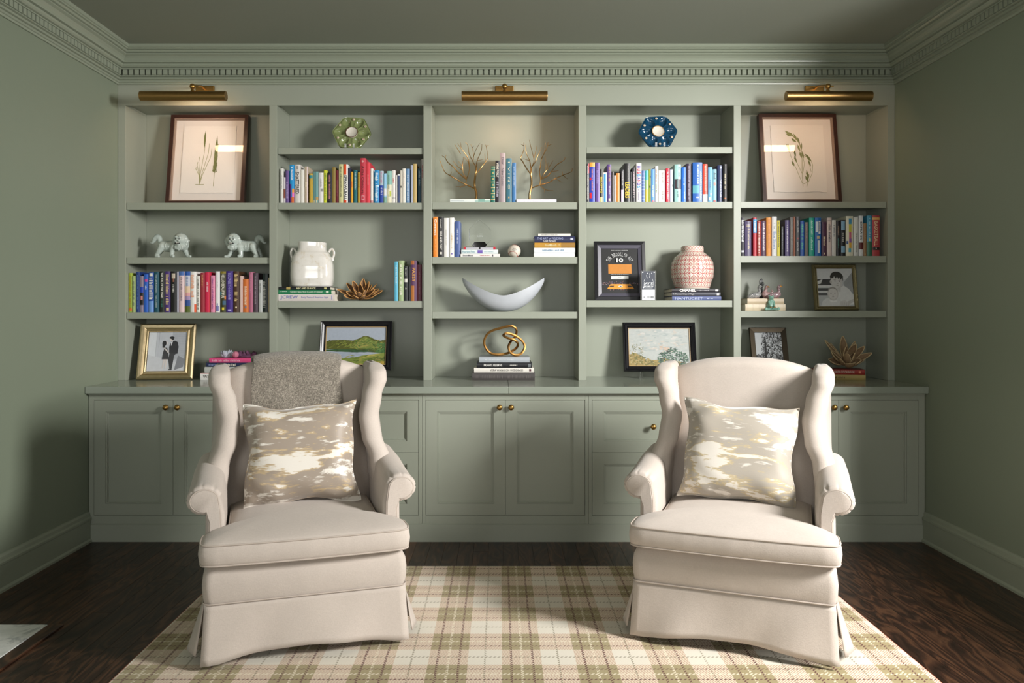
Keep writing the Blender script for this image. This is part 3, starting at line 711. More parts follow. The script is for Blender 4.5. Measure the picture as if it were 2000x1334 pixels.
row(0, 2, 'in the row beneath the white lions', 'books beneath the white lions', [
 (250.4, 257, 533, 'a3b63c', 'lime green book with an orange foot', T('~', 'a8641e', size=.35, bands=[(.9, .96, -.9, .9, 'd9722c')])),
 (257.7, 264, 539, 'a9bb7d', 'shorter pale green book', T('~', '4c5b6e', size=.4, span=(.15, .85))),
 (264.4, 272.2, 531, '1d3a78', 'navy blue book with blue lettering', T('~', '5f7fc0', size=.3)),
 (272.6, 279.6, 539, '8a7f93', 'mauve book with a black and royal blue band', dict(bands=[(.30, .46, -1, 1, '1c3fae'), (.46, .80, -1, 1, '15131a'), (.55, .66, -.6, .6, 'd98a8a')])),
 (279.9, 289.3, 535.5, '2a62c4', 'bright blue book with a pink blot', T('~', 'c9d8f2', size=.35, span=(.3, .42), bands=[(.13, .20, -.5, .6, 'c8438f')])),
 (289.7, 299.8, 532, '1e4fa0', 'blue book with a white disc and capitals', T('~', 'ece8dc', size=.72, span=(.13, .68), bands=[(.02, .10, -.62, .62, 'e9e5d8'), (.72, 1, -.96, .96, '6f9bd8')])),
 (300.2, 310.2, 531, '14505f', 'teal novel lettered The Last Romantics', T('The Last Romantics / Tara Conklin', 'd6e2e0', size=.30, span=(.06, .88))),
 (310.7, 320.5, 530, '1b211c', 'black novel lettered The Pull of the Stars', T('THE PULL OF THE STARS', 'ece8dc', size=.42, span=(.03, .66), bold=.02, line2=('~', '3f8a78', .70, .88, .1, .4))),
 (321, 332.2, 530, '4d3478', 'purple book with gold capitals', T('~', 'e2c98a', size=.55, span=(.08, .84), bands=[(.89, .96, -.5, .5, 'd9c08a')])),
 (332.8, 344.2, 530, '121212', 'black book with a pale portrait at the top', T('~', 'e6e2da', size=.3, span=(.32, .52), bands=[(.05, .17, -.6, .6, 'c9bba8'), (.17, .26, -.25, .3, '8a5a48')])),
 (344.8, 348.4, 530.5, 'b9b9c8', 'very slim pale lilac book', {}),
 (349, 359.6, 530, 'e3c9c9', 'blush pink book with a blue top', T('~', '6a5a6e', size=.35, span=(.14, .72), bands=[(0, .10, -1, 1, '4a6fb0')])),
 (360, 371, 530, 'c9ccd8', 'sunset beach book with a blue top', T('~', '5a6fae', size=.4, span=(.14, .38), bands=[(0, .10, -1, 1, '2456a8'), (.36, .52, -1, 1, 'e3c7a8'), (.52, .60, -1, 1, 'dca0a0'), (.60, .70, -1, 1, 'a78fb4'), (.70, .85, -1, 1, '2f4f92'), (.85, 1, -1, 1, '55641f')])),
 (371.3, 382.9, 530.5, 'f0ece6', 'white book with an orange corner and orange letters', T('~', 'e8966a', size=.5, span=(.08, .66), tpos=-.25, bands=[(.80, 1, .35, 1, 'e2561e')])),
 (383.5, 390.2, 539, 'e8e4da', 'shorter white book with black lettering', T('~', '2a2a2a', size=.4)),
 (390.8, 399.5, 532.5, '9c2f3a', 'brick red book with gold lettering', T('~', 'd9a860', size=.35, span=(.06, .36))),
 (399.8, 409.8, 531.5, 'd92a52', 'crimson and hot pink glossy book', T('~', 'f3dfe2', size=.35, span=(.25, .5), bands=[(0, 1, .55, 1, 'c8102e')])),
 (411, 419.2, 538, 'e48fae', 'candy pink book with purple lettering', T('~', '7a3f86', size=.4)),
 (420, 428.8, 530, 'e9e6e6', 'white book with a small lilac bird', T('~', 'b7a9a9', size=.2, span=(.25, .4), bands=[(.78, .86, -.3, .2, '8a86b8'), (.84, .97, -.7, .6, '7d7ab0')])),
 (429.5, 440.8, 530, '3c3a1c', 'dark multicoloured novel lettered Hello Beautiful', T('HELLO BEAUTIFUL', 'efe9d8', size=.5, span=(.06, .66), bold=.02, bands=[(0, .05, -1, 1, '8a7a22'), (.50, .58, -1, -.55, '2f8a9a'), (.60, .68, .5, 1, 'c8702a'), (.72, .82, -.2, 1, '3a5f7a'), (.88, .95, -.4, .4, 'e3cf3a')])),
 (441.1, 454.3, 529.5, '3f2682', 'thick violet book with lilac lettering', T('ELIZABETH', 'a9a0d8', size=.42, span=(.05, .42), line2=('~', 'a9a0d8', .45, .72, 0, .34), bands=[(.93, .965, -.5, .5, 'b7aee0')])),
 (454.9, 466.5, 530, '4c3220', 'brown book with gold block letters', T('~', 'dcc088', size=.55, span=(.06, .40), line2=('~', 'dcc088', .50, .74, 0, .5), bands=[(.86, .90, -.3, .3, 'd9c9a8')])),
 (467.4, 473.7, 539, 'd8b9b0', 'slim blush book', {}),
 (474, 485, 545, 'd0702f', 'short orange book with white script', T('~', 'f0dcc0', size=.4, span=(.22, .8), bands=[(.82, .88, -.3, .3, '6f7f96')])),
 (485.3, 493.5, 531.5, 'b0647e', 'mauve pink book', T('~', 'c98aa0', size=.35, span=(.06, .5))),
 (493.9, 503.2, 533, '4a3a44', 'dark plum book with pale lettering', T('~', 'a89aa4', size=.3, span=(.08, .8))),
 (504.2, 512.3, 547, 'b9bcb9', 'short pale grey book lettered Star Power', T('Star Power', '4a4a4a', size=.35, span=(.10, .40))),
 (512.7, 522.3, 534, '182a28', 'blackish green book with bold white capitals', T('~', 'e6e6e0', size=.45, span=(.20, .88), tpos=-.3)),
 (523.4, 526, 542, 'b7a683', 'sliver of a tan book against the divider', {}),
])
row(1, 1, 'in the row below the green plate', 'books below the green plate', [
 (547, 553, 328.7, 'dedcd6', 'plain white book at the bay side', T('~', '8a8a8a', size=.25, span=(.2, .6))),
 (553.3, 557, 346, 'd9d2d6', 'short white and brown picture book', dict(bands=[(.45, .8, -1, 1, '8a4a3a')])),
 (557.3, 564.2, 333, '6d5590', 'lavender purple book', T('~', 'b9a6d0', size=.55, span=(.34, .85))),
 (565.2, 574.4, 322, '1f92d0', 'cyan book with a multicoloured foot', T('~', 'f0f0f0', size=.4, span=(.05, .42), bands=[(.5, 1, -1, -.2, '5a2f86'), (.62, .72, .1, 1, 'e0922a'), (.72, .84, .1, 1, 'e070b0'), (.84, 1, -.2, 1, 'c8622a')])),
 (575.4, 586.2, 321.2, 'd3cfc9', 'grey white book lettered Shattered', T('SHATTERED', '1c1c1c', size=.62, span=(.19, .76), bold=.01, line2=('~', '6a6a6a', .04, .12, 0, .3))),
 (586.5, 594, 330.7, 'e3e1d8', 'cream white book beside the Shattered book', {}),
 (594.4, 601.2, 324.8, 'c3b39c', 'tan book with cream capitals', T('~', 'f0e2c4', size=.6, span=(.42, .64), bands=[(0, 1, .45, 1, 'e0ccd0')])),
 (603.7, 610.4, 338.6, 'c0a03c', 'short mustard book with a teal patch', dict(bands=[(.06, .17, -1, 1, '2f8a96')])),
 (611, 621.2, 335, '6f9a98', 'misty sea green book', dict(bands=[(0, 1, -.1, .2, '4f7f84'), (.80, .90, -.2, 1, 'b08a4a'), (.90, 1, -1, .6, 'c9c2a0')])),
 (621.8, 631.7, 337, 'e0dede', 'white book with a grey line drawing', T('~', '9a9a9a', size=.3, span=(.2, .48), bands=[(.52, .62, -.1, .9, '8f8f8f')])),
 (632.2, 638.8, 332.3, 'd6dc2a', 'acid yellow book', T('~', '2f6a4a', size=.45, bands=[(0, 1, .7, 1, '23408f')])),
 (639.4, 648, 337, '1b1c24', 'black book with pink script', T('~', 'd08a92', size=.4)),
 (648.4, 655.3, 326.4, '8f7a3e', 'plain olive gold book', {}),
 (655.7, 661, 332, '6a1a28', 'slim wine red book', T('~', '9a5a60', size=.35, span=(.3, .8))),
 (661.3, 670, 320.3, 'c9c690', 'tall pale straw green book', T('~', '55523a', size=.35, span=(.06, .85))),
 (670.3, 679.2, 320.5, 'e8e6e2', 'white book with orange ends lettered Sprawlball', T('SPRAWLBALL', '2c2c30', size=.55, span=(.28, .92), bold=.03, bands=[(0, .27, -1, .35, 'e2562a'), (.92, 1, -.9, .4, 'e04a20')])),
 (679.7, 684.2, 327.5, '1c2140', 'slim midnight navy book', {}),
 (684.7, 689.4, 335.4, 'e0a42c', 'slim amber book', dict(bands=[(.3, .5, -.6, .4, 'd0702a')])),
 (690.2, 697.5, 331.9, '1e6a72', 'plain teal book with white lettering', T('~', 'c9dcdc', size=.4, span=(.07, .6))),
 (698.4, 703, 336.2, 'b2902c', 'slim mustard book beside the red atlas', T('~', '4a3a12', size=.4, span=(.06, .5))),
 (703.4, 714.2, 308.7, 'c23a4a', 'tallest rose red book lettered Atlas Obscura', T('Atlas Obscura', '3a1218', size=.42, span=(.17, .79), line2=('~', 'e8b0b0', .05, .12, 0, .4), bands=[(.83, .93, -.6, .6, 'e09aa0'), (.845, .915, -.45, .45, 'c23a4a')], dp=.20)),
 (714.6, 723, 317, 'dc3f4c', 'coral red book beside the red atlas', T('~', 'f0b0a8', size=.25, span=(.3, .55), dp=.19)),
 (723.4, 728.6, 329, 'e8e6e0', 'slim white book with a pink foot', dict(bands=[(.92, 1, -1, 1, 'c8888a')])),
 (731, 740.5, 332.3, '2f8fc9', 'watery blue and white patterned book', T('~', 'e8f2f6', size=.55, span=(.06, .96), bands=[(.2, .3, -.9, -.1, '9fd0e8'), (.45, .52, .2, .9, '9fd0e8'), (.7, .8, -.8, .1, 'b9dcec')])),
 (740.9, 748.8, 333.4, 'a9b9c4', 'pale grey book with a royal blue foot', T('~', 'c05a86', size=.35, span=(.05, .38), bands=[(.45, 1, -1, 1, '2343a0')], line2=('~', 'e6e6ee', .5, .75, .1, .45))),
 (749.1, 754.8, 338.6, '8fc2e0', 'slim pastel sky blue book', dict(bands=[(.5, .75, -1, 1, 'd9dce0'), (.8, 1, -1, 1, '7fa894')])),
 (755.5, 765, 333.8, '8fc0b4', 'aqua and cream novel lettered North Woods', T('NORTH WOODS', '2f4a4a', size=.28, span=(.13, .56), tpos=-.25, bands=[(.42, 1, -1, 1, 'e3dfc4'), (.62, .78, .1, .8, 'b9c44a'), (.72, .80, -.6, .6, '6f8a2a')])),
 (765.4, 772, 332.3, 'e6e2dc', 'white book with red capitals', T('~', 'c0392b', size=.45, span=(.25, .38), bands=[(.83, .845, -1, 1, '7a7a7a')])),
 (772.4, 775.8, 341.7, 'cfcdc8', 'very slim short grey white book', {}),
 (776.2, 780.7, 339.7, '3a4a70', 'slim slate navy book', dict(bands=[(0, .05, -1, 1, 'd9dce0')])),
 (781, 785.5, 332.7, 'cfc9ba', 'slim oatmeal book with a black dot', dict(bands=[(.47, .53, -.5, .5, '2a2a2a')])),
 (785.8, 792.2, 329, 'e2dfd4', 'cream book with faint pink lettering', T('~', 'd8b8a8', size=.4, span=(.1, .55))),
 (793, 800.2, 329.5, '7397bd', 'steel blue book with white capitals', T('~', 'd6e0ea', size=.5, span=(.18, .94))),
 (802, 806.2, 322.4, 'a9b0c0', 'tall slim pale periwinkle book', {}),
 (806.8, 814, 319.7, 'c2a86c', 'tall plain tan book', {}),
 (815.8, 822.2, 329, '274a5c', 'dark petrol blue book', T('~', 'a9bcc4', size=.45, span=(.05, .5))),
 (822.8, 826.8, 310, 'b9b5ae', 'tall grey book with red script against the divider', T('~', 'a0303a', size=.6, span=(.14, .42))),
])
row(2, 0, 'between the gold trees', 'books between the gold trees', [
 (958.6, 967, 324.5, '1f6a5c', 'green leather book with gilt spine bands', dict(bands=[(q, q+.018, -1, 1, 'c9b880') for q in (.04, .09, .26, .42, .58, .74, .90)]+[(q, q+.05, -.35, .35, 'b7a870') for q in (.16, .33, .49, .65, .81)], dp=.17)),
 (967.3, 976.3, 313.4, '26222a', 'black book lettered Wine Folly', T('WINE FOLLY', 'e9e4d8', size=.5, span=(.05, .40), bold=.02, line2=('~', 'b9b4c4', .50, .92, 0, .5), dp=.19)),
 (976.7, 987.2, 298.5, 'a89a9e', 'tallest dusky lilac book', T('Dior   New Looks', '4a4248', size=.45, span=(.09, .66), dp=.20)),
 (988.5, 999.6, 309, '3f7284', 'blue green book lettered I Vino', T('I  V I N O', 'e0d8b8', size=.34, span=(.08, .70), bands=[(.86, .90, -.2, .2, 'e0b070')], dp=.19)),
 (1000.2, 1008, 317.5, '3f76ad', 'blue book with white script', T('~', 'c9d8e6', size=.25, span=(.1, .6), dp=.17)),
])
row(2, 1, 'beside the glass award', 'books beside the glass award', [
 (845.8, 855.6, 423.4, 'e8862a', 'orange book lettered Connect', T('Connect', 'f3ead8', size=.52, span=(.06, .46), bold=.02, line2=('~', 'f0b070', .55, .85, 0, .3))),
 (855.9, 866.2, 423.4, '232323', 'black book lettered Fire and Fury', T('FIRE AND FURY', 'ece8e0', size=.42, span=(.36, .82), bold=.02, line2=('~', 'cfcbc4', .06, .32, 0, .25), bands=[(.87, .93, -.4, .4, 'd9d5cc')])),
 (866.8, 876.6, 425.6, 'e6e4de', 'plain white book', T('~', 'c4c2bc', size=.25, span=(.3, .7))),
 (877.7, 887.2, 425, 'edebe6', 'white book with gold and violet flecks', T('~', 'c9a868', size=.25, span=(.4, .78), bands=[(.9, .93, -.3, .3, '6a5aa8')])),
 (888.4, 899, 432, '4a6099', 'blue book', T('~', 'c9d2e6', size=.28, span=(.2, .62), bulge=0.004)),
])
row(1, 2, 'beside the dried pod bloom', 'books beside the dried pod bloom', [
 (770, 777.4, 511, '5fb4d0', 'aqua book with white script', T('~', 'd9eef4', size=.4, span=(.1, .6))),
 (778.4, 788.2, 508.7, '9db083', 'pale green book with white capitals', T('~', 'f0ede0', size=.5, span=(.10, .85), dp=.17)),
 (788.6, 796.8, 519.7, '2c2e30', 'charcoal book with a white square', T('~', 'd9d6d0', size=.3, span=(.05, .3), bands=[(.36, .46, -.7, .7, 'd9d6d0')], line2=('X', 'e6e2da', .62, .67, 0, .4))),
 (797.1, 801.6, 521, '15151a', 'very slim black book', {}),
 (802, 813.8, 508.7, '5c3a5e', 'purple novel lettered Patsy', T('PATSY', 'dca050', size=.55, span=(.18, .53), bold=.02, bands=[(.62, 1, -.9, .2, 'b9743a'), (0, .1, -1, .2, 'b0683a')], dp=.16)),
 (814.8, 823.4, 516.9, '6f2f44', 'maroon book', T('~', 'a86a78', size=.3, span=(.2, .8))),
 (824, 826.8, 515, 'a9a7a0', 'grey sliver of a book against the divider', {}),
])
row(3, 1, 'in the row below the blue plate', 'books below the blue plate', [
 (1145.8, 1151, 319.3, '3f3f44', 'dark grey book with white script', T('~', 'e6e2dc', size=.5, span=(.06, .94), bands=[(0, .25, .4, 1, 'c8203a')])),
 (1151.8, 1162.3, 317, '2a3fae', 'royal blue book with an orange top', T('~', 'e08a5a', size=.28, span=(.17, .72), bands=[(0, .11, -1, 1, 'eda94a'), (.38, .45, -1, -.4, 'd8203a'), (.76, .9, -1, -.2, 'd8203a')])),
 (1162.8, 1171.7, 317.7, '654a94', 'tall violet book with pale lettering', T('~', '9a88bc', size=.5, span=(.10, .55))),
 (1172, 1177.4, 330, '2c2c28', 'dark book lettered Belong in yellow', T('BELONG', 'e3cf4a', size=.66, span=(.24, .72), bold=.02, bands=[(.84, 1, -1, 1, 'd9cf8a')])),
 (1177.8, 1186, 336.6, 'e6e4dc', 'white book with a sky blue panel', dict(bands=[(.05, 1, -.6, .55, '3f9ad6')])),
 (1186.4, 1194.2, 320.9, '5f4686', 'violet book with gold lettering', T('~', 'c9a05a', size=.4, span=(.08, .46), bands=[(.90, .97, -.4, .4, 'e0dca8')], line2=('~', 'd8d0e0', .58, .8, 0, .35))),
 (1194.7, 1199.4, 335.4, '3f3a38', 'slim dark brown book', T('~', '8a7a78', size=.4, span=(.1, .8))),
 (1199.8, 1203.2, 342, 'cfc6c0', 'very slim short pale book', {}),
 (1203.6, 1210.6, 338, 'cf8a42', 'tan orange book', {}),
 (1213.2, 1218.7, 331, '26262c', 'black book with a lilac foot', T('~', 'c9c6c4', size=.5, span=(.05, .5), bands=[(.62, 1, -1, 1, 'cfc0d6')])),
 (1219.1, 1231.2, 319, '161616', 'thick black book lettered Leaders in yellow', T('LEADERS', 'ecc83a', size=.70, span=(.49, .89), bold=.02, line2=('~', 'b9b5ae', .06, .44, .3, .14), dp=.20)),
 (1231.6, 1234.4, 335, '2a2a2c', 'very slim black book beside the Leaders book', {}),
 (1234.8, 1241.5, 327, '333236', 'charcoal book with white and pink lettering', T('~', 'd9c4c8', size=.5, span=(.12, .88))),
 (1243, 1253.2, 318.5, 'e4e0e0', 'white book lettered Husbands in coloured letters', dict(dp=.19, line2=('~', '5a4f8a', .64, .95, -.1, .2))),
 (1253.6, 1260, 333, '4f6ea8', 'blue tartan book', dict(bands=[(q, q+.012, -1, 1, '9fb4dc') for q in (.1, .2, .3, .4, .5, .6, .7, .8, .9)]+[(0, 1, -.4, -.3, 'b46a86'), (0, 1, .35, .45, '9fb4dc')])),
 (1260.7, 1267, 333, '58b9c0', 'aqua book fading to yellow', dict(bands=[(.3, .6, -1, 1, 'a9c890'), (.6, 1, -1, 1, 'd8c85a')])),
 (1267.4, 1271.6, 330.3, '97a02a', 'slim olive lime book', dict(bands=[(.2, .25, 0, 1, '3f4a1a'), (.5, .56, -.5, .8, '3f4a1a')])),
 (1271.9, 1279.3, 330, '5f9ad8', 'cornflower blue book', T('~', 'e0e8f0', size=.35, span=(.5, .85), bands=[(.95, 1, -.5, .9, 'd06a7a')])),
 (1280, 1286, 324, 'dcdee0', 'white book with multicoloured capitals', T('~', 'b08a4a', size=.5, span=(.08, .45), line2=('~', '7a9a4a', .5, .75, 0, .45))),
 (1286.7, 1299, 332.7, 'ddd2cc', 'thick pinkish cream book', T('~', '4a4242', size=.2, span=(.07, .4), tpos=.35, bands=[(0, 1, -1, -.3, 'ece8e4')], line2=('~', '4a4242', .64, .94, .35, .2))),
 (1300.9, 1308.2, 328.7, 'd02f44', 'red book with spaced white capitals', T('~', 'f0d9d9', size=.4, span=(.1, .95))),
 (1308.7, 1315, 330.7, 'c4c8dc', 'plain pale lavender book', dict(bands=[(.45, .53, .5, 1, '2a2a2e')])),
 (1317.8, 1330.3, 320.9, '9cc9c4', 'thick mint book with a dark picture band', T('~', '4a6a6a', size=.2, span=(.05, .35), tpos=.4, bands=[(.39, .65, -1, 1, '3a3038'), (.42, .62, -.7, .5, '8fbcc0')], line2=('~', '4a6a6a', .70, .88, .0, .22), dp=.19)),
 (1331.2, 1340.5, 326.4, '1c6ac8', 'vivid azure book with a white star', T('~', '8ab8f0', size=.25, span=(.3, .42), bands=[(.47, .50, -.15, .25, 'f0f4fa')], line2=('~', 'd0e0f4', .70, .92, .3, .25))),
 (1341, 1350.6, 319.3, '30223a', 'dark aubergine book', T('~', 'a094a8', size=.3, span=(.06, .95))),
 (1353.5, 1372.3, 317, '1c5cae', 'thickest blue book with a teal band', T('~', 'e0ecf6', size=.16, span=(.22, .94), tpos=.72, bands=[(.58, .78, -1, .3, '5aa4b4'), (.86, .89, -.3, .3, 'f0f4f8')], line2=('~', 'd9e8f6', .05, .55, .1, .22), dp=.17)),
 (1373.3, 1382.6, 320, 'd9452f', 'vermilion book with a white foot', T('~', 'f0c0b0', size=.35, span=(.05, .7), bands=[(.79, 1, -1, 1, 'dcd8d2')])),
 (1383.3, 1391.7, 326.4, '6fadd8', 'sky blue book with dark lettering', T('~', '3a5a86', size=.3, span=(.36, .66), bands=[(.74, .80, 0, .8, 'dce4da'), (.86, .95, -.8, .2, 'cfe0e0')])),
 (1392, 1400.3, 330.3, '7fb6c6', 'aqua blue book with a coral roundel', T('~', '3f4a56', size=.5, span=(.03, .33), bands=[(.40, .50, -.5, .6, 'c0807a'), (.94, 1, -.6, .6, 'b04a4a')])),
 (1401.6, 1411.2, 322.8, '22305a', 'navy book lettered The New Father', T('THE NEW FATHER', 'c9d0de', size=.32, span=(.38, .86), tpos=.25, bold=.02, bands=[(.03, .09, .1, .7, 'b9c4d8')])),
 (1413, 1420.8, 320, '14110f', 'black book with red and cream lettering', T('~', 'd9cfb0', size=.35, span=(.24, .66), line2=('~', '9a3a30', .02, .13, 0, .7), bands=[(.88, .92, -.4, .5, 'b0622a')])),
])
row(4, 1, 'in the row below the oat print', 'books below the oat print', [
 (1447.6, 1454, 424.7, '1c1a24', 'black book with bold white capitals', T('~', 'e6e6ea', size=.7, span=(.07, .62), bands=[(.85, .90, -.8, .8, 'c9c9d0')])),
 (1455.3, 1468.2, 431.7, '493e63', 'broad dusky purple book', T('~', 'd0bfa0', size=.28, span=(.22, .80), tpos=.15, bands=[(.09, .105, -.5, .6, 'b0a4b8'), (.13, .15, -.5, .6, 'c9b890')])),
 (1471.7, 1478.7, 424.7, 'b8283a', 'red book with a sky blue label', dict(bands=[(.05, .40, -1, 1, '3f9fd8')], title='~', tcol='f0f0f0', size=.55, span=(.08, .37), dp=.19)),
 (1479.6, 1486.6, 431, 'a83a2c', 'rust red book with white lettering', T('~', 'f0e0d8', size=.45)),
 (1487.4, 1496.8, 431, '4a2346', 'dark plum book with white lettering', T('~', 'e8dce4', size=.45, span=(.07, .85))),
 (1497.3, 1507, 424.7, 'e0923a', 'orange book with faint gold lettering', T('~', 'c87a2c', size=.4, span=(.05, .8), dp=.19)),
 (1508.2, 1518, 423, 'dcdcdc', 'white novel lettered Blue Sisters', T('Blue Sisters', '5a7fc4', size=.48, span=(.38, .82), line2=('~', '9a9a9a', .17, .32, 0, .35), dp=.15)),
 (1518.3, 1524, 430.5, 'd6c83c', 'slim yellow book with black capitals', T('~', '2a2a1c', size=.5, span=(.04, .75))),
 (1526.2, 1531.4, 442, '17181f', 'short slim black book', T('~', '8a8a94', size=.35, span=(.08, .75))),
 (1534, 1542.6, 430, '4f4370', 'purple book with white script', T('~', 'd9d4e4', size=.35, span=(.14, .88))),
 (1543.9, 1550, 424, '6f6a66', 'grey brown book', T('~', 'cfcac4', size=.3, span=(.05, .9), dp=.19)),
 (1550.5, 1554.2, 423, '8a4a2a', 'slim copper brown book', {}),
 (1554.6, 1562.8, 423, '3a3a3c', 'charcoal book with a red dot', T('~', 'a8a8a4', size=.35, span=(.08, .42), bands=[(.53, .57, -.2, .2, 'a8323a')], line2=('~', 'a8a8a4', .65, .9, 0, .35))),
 (1563.7, 1571.8, 431, '1c4f9c', 'blue book with green lettering', T('~', '5ac08a', size=.5, span=(.10, .82))),
 (1572.8, 1579.3, 433.8, '6a625e', 'grey taupe book with rose lettering', T('~', 'b08a80', size=.4, span=(.04, .5))),
 (1581, 1591.3, 425, '1fa08a', 'emerald teal book with white script', T('~', 'bfeade', size=.4, span=(.05, .85), dp=.19)),
 (1592.4, 1604.8, 425, '1f68b0', 'blue book with torn white labels', T('~', '3a3a3a', size=.3, span=(.12, .36), tpos=.4, bands=[(.08, .42, .1, .8, 'dcdee0'), (.10, .38, -.8, -.1, 'cfd6dc'), (.47, .55, -.4, .5, 'c9b88a'), (.59, .92, -.2, .6, 'dcdee0')])),
 (1606, 1614.8, 433, '54304a', 'plum book with cream script', T('~', 'ecd9b8', size=.5, span=(.38, .72), bands=[(.90, .95, -.2, .2, 'f0e0c0')])),
 (1616.3, 1625.2, 425, 'dcc9c4', 'blush book with dark tall capitals', T('~', '4a4a52', size=.5, span=(.17, .65), bands=[(.03, .035, -1, 1, '6a5a5a'), (.07, .075, -1, 1, '6a5a5a')])),
 (1625.8, 1633.9, 429.7, 'd6d4d0', 'off white book with slate script', T('~', '5a6476', size=.4, span=(.12, .5))),
 (1634.4, 1641.8, 431, '1e1e22', 'black book with green author line', T('~', 'b9a08a', size=.35, span=(.15, .42), line2=('~', '5a9a90', .5, .78, 0, .35))),
 (1643, 1652, 429.7, '14161c', 'black book with two pale blue labels', dict(bands=[(.02, .28, -.85, .85, '7fa8c6'), (.72, .90, -.85, .85, '7fa8c6')], title='~', tcol='b0aeaa', size=.5, span=(.36, .62))),
 (1653, 1667.2, 422, 'd9d6c0', 'thick cream book with a rainbow bat', dict(bands=[(.06, .20, -.3, .55, '3f8ab0'), (.20, .40, -.25, .5, 'c8c04a'), (.40, .56, -.2, .45, 'c0607a'), (.56, .66, -.2, .5, '8a5aa0'), (.66, .80, -.2, .5, 'd8a83a'), (.80, .90, -.35, .4, '5aa8c0'), (.62, .70, -.9, -.4, '2f4f8a')])),
 (1667.8, 1677.1, 424, 'd0d2ce', 'pale grey book lettered Team of Teams', T('TEAM OF TEAMS', '4a4a4a', size=.3, span=(.40, .90), tpos=.2)),
 (1677.8, 1686.3, 421.3, 'd6d8da', 'white book lettered Extra 2%', T('EXTRA 2%', '1c2026', size=.45, span=(.15, .60), bold=.02, bands=[(.66, .83, -1, 1, '5a1f22')])),
 (1687.2, 1693.7, 435.9, '8f6f4c', 'brown book', T('~', 'c0a078', size=.3, span=(.15, .6), bands=[(.92, .97, -.2, .2, 'd9b070')])),
 (1694.2, 1703.9, 421, '3f8fae', 'blue over green book', T('~', 'b9d6dc', size=.35, span=(.06, .55), bands=[(.64, 1, -1, 1, '2f6a52'), (.56, .63, -.3, .3, 'c9d08a')])),
 (1704.5, 1719.2, 420.6, 'a83c40', 'broad red book lettered Basketball', T('BASKETBALL', 'e8d0a8', size=.50, span=(.15, .74), bold=.01, bands=[(.05, .11, -1, 1, 'd9a860'), (.78, .85, -.9, .95, '1c1c1c')], line2=('~', 'e6e0d8', .79, .84, 0, .15))),
])
# coloured letters on the white book
def husbands():
    for o in bpy.data.objects:
        if o.get('label', '').startswith('white book lettered Husbands'):
            h = PZ(318.5, BD)-SHELF[(3, 1)]; cols = ['5a3fae', 'd8345a', 'd8345a', '2f9ad0', '5a3fae', 'd8345a', '5a3fae', '2f9ad0']
            m = M()
            for i, ch in enumerate('HUSBANDS'):
                m.cur = i; letters(m, ch, (0, -0.0055, h*(0.90-0.073*i)), (0, 0, -1), (1, 0, 0), h*0.055, 0.020, 0.02)
            m.build('title_lettering', [mat(c, 0.5, vary=0.02) for c in cols], o)
            break
husbands()
# ---- flat stacks
def stack(items, d, z0, group, depth=0.2, rz=0.0):
    z = z0
    for (x0, x1, y0, y1, col, label, kw) in reversed(items):
        X0, X1 = PX(x0, d), PX(x1, d); th = PZ(y0, d)-PZ(y1, d)-0.0004; kw = dict(kw); dp = kw.pop('dp', depth); r2 = kw.pop('rz', rz)
        make_book(label, group, th, X1-X0, dp, col, flat=True, loc=((X0+X1)/2, d+0.004, z+0.0003), rz=r2, **kw); z += th+0.0006
    return z
SD2 = FACE+0.022
Z = {}
Z['vase'] = stack([
 (545, 645, 560, 566, '16161a', 'thin black book under the cream vase', T('NBC AND 30 ROCK', 'e3dcae', size=.62, span=(.34, .72), bold=.02, bands=[(.14, .22, -.8, .8, 'b09a5a'), (.88, .93, -.6, .6, 'cfc98a')])),
 (543.5, 647, 566, 574, '1f7a4f', 'green book in the stack under the cream vase', T('THE MOST BEAUTIFUL VILLAGES OF IRELAND', 'cfe6cf', size=.42, span=(.22, .84), bold=.01, line2=('~', 'cfe6cf', .04, .17, .3, .25), bands=[(.90, .95, -.5, .5, 'd9e6d0')])),
 (543.5, 653.3, 574, 587.7, 'd6cdc9', 'cream book with blue capitals at the bottom of the vase stack', T('JCREW', '5a68b0', size=.6, span=(.04, .35), line2=('Forty Years of American Style', '7f8ac0', .41, .89, 0, .36), bands=[(.945, .955, -.6, .6, '7f8ac0')])),
], SD2, SHELF[(1, 2)], 'books under the cream vase', 0.23)
Z['treeL'] = stack([(879, 957.8, 387.4, 394.4, 'dfe6e2', 'flat white book with a marbled end under a gold tree', dict(bands=[(.62, .72, -1, .6, 'a9c4bc'), (.7, .86, -.6, 1, '7fa89c'), (.86, 1, -1, .4, '9fc0b4'), (.03, .35, -.3, .3, 'c4cccc')], dp=.24))], SD2, SHELF[(2, 0)], 'flat books under the gold trees')
Z['treeR'] = stack([(1009, 1087, 387.2, 393.8, 'dcdae4', 'flat plain lilac white book under a gold tree', dict(bands=[(q, q+.006, -.8, .8, 'f4f4f8') for q in (.22, .25, .28, .31, .34, .37, .40, .43)], dp=.24))], SD2, SHELF[(2, 0)], 'flat books under the gold trees')
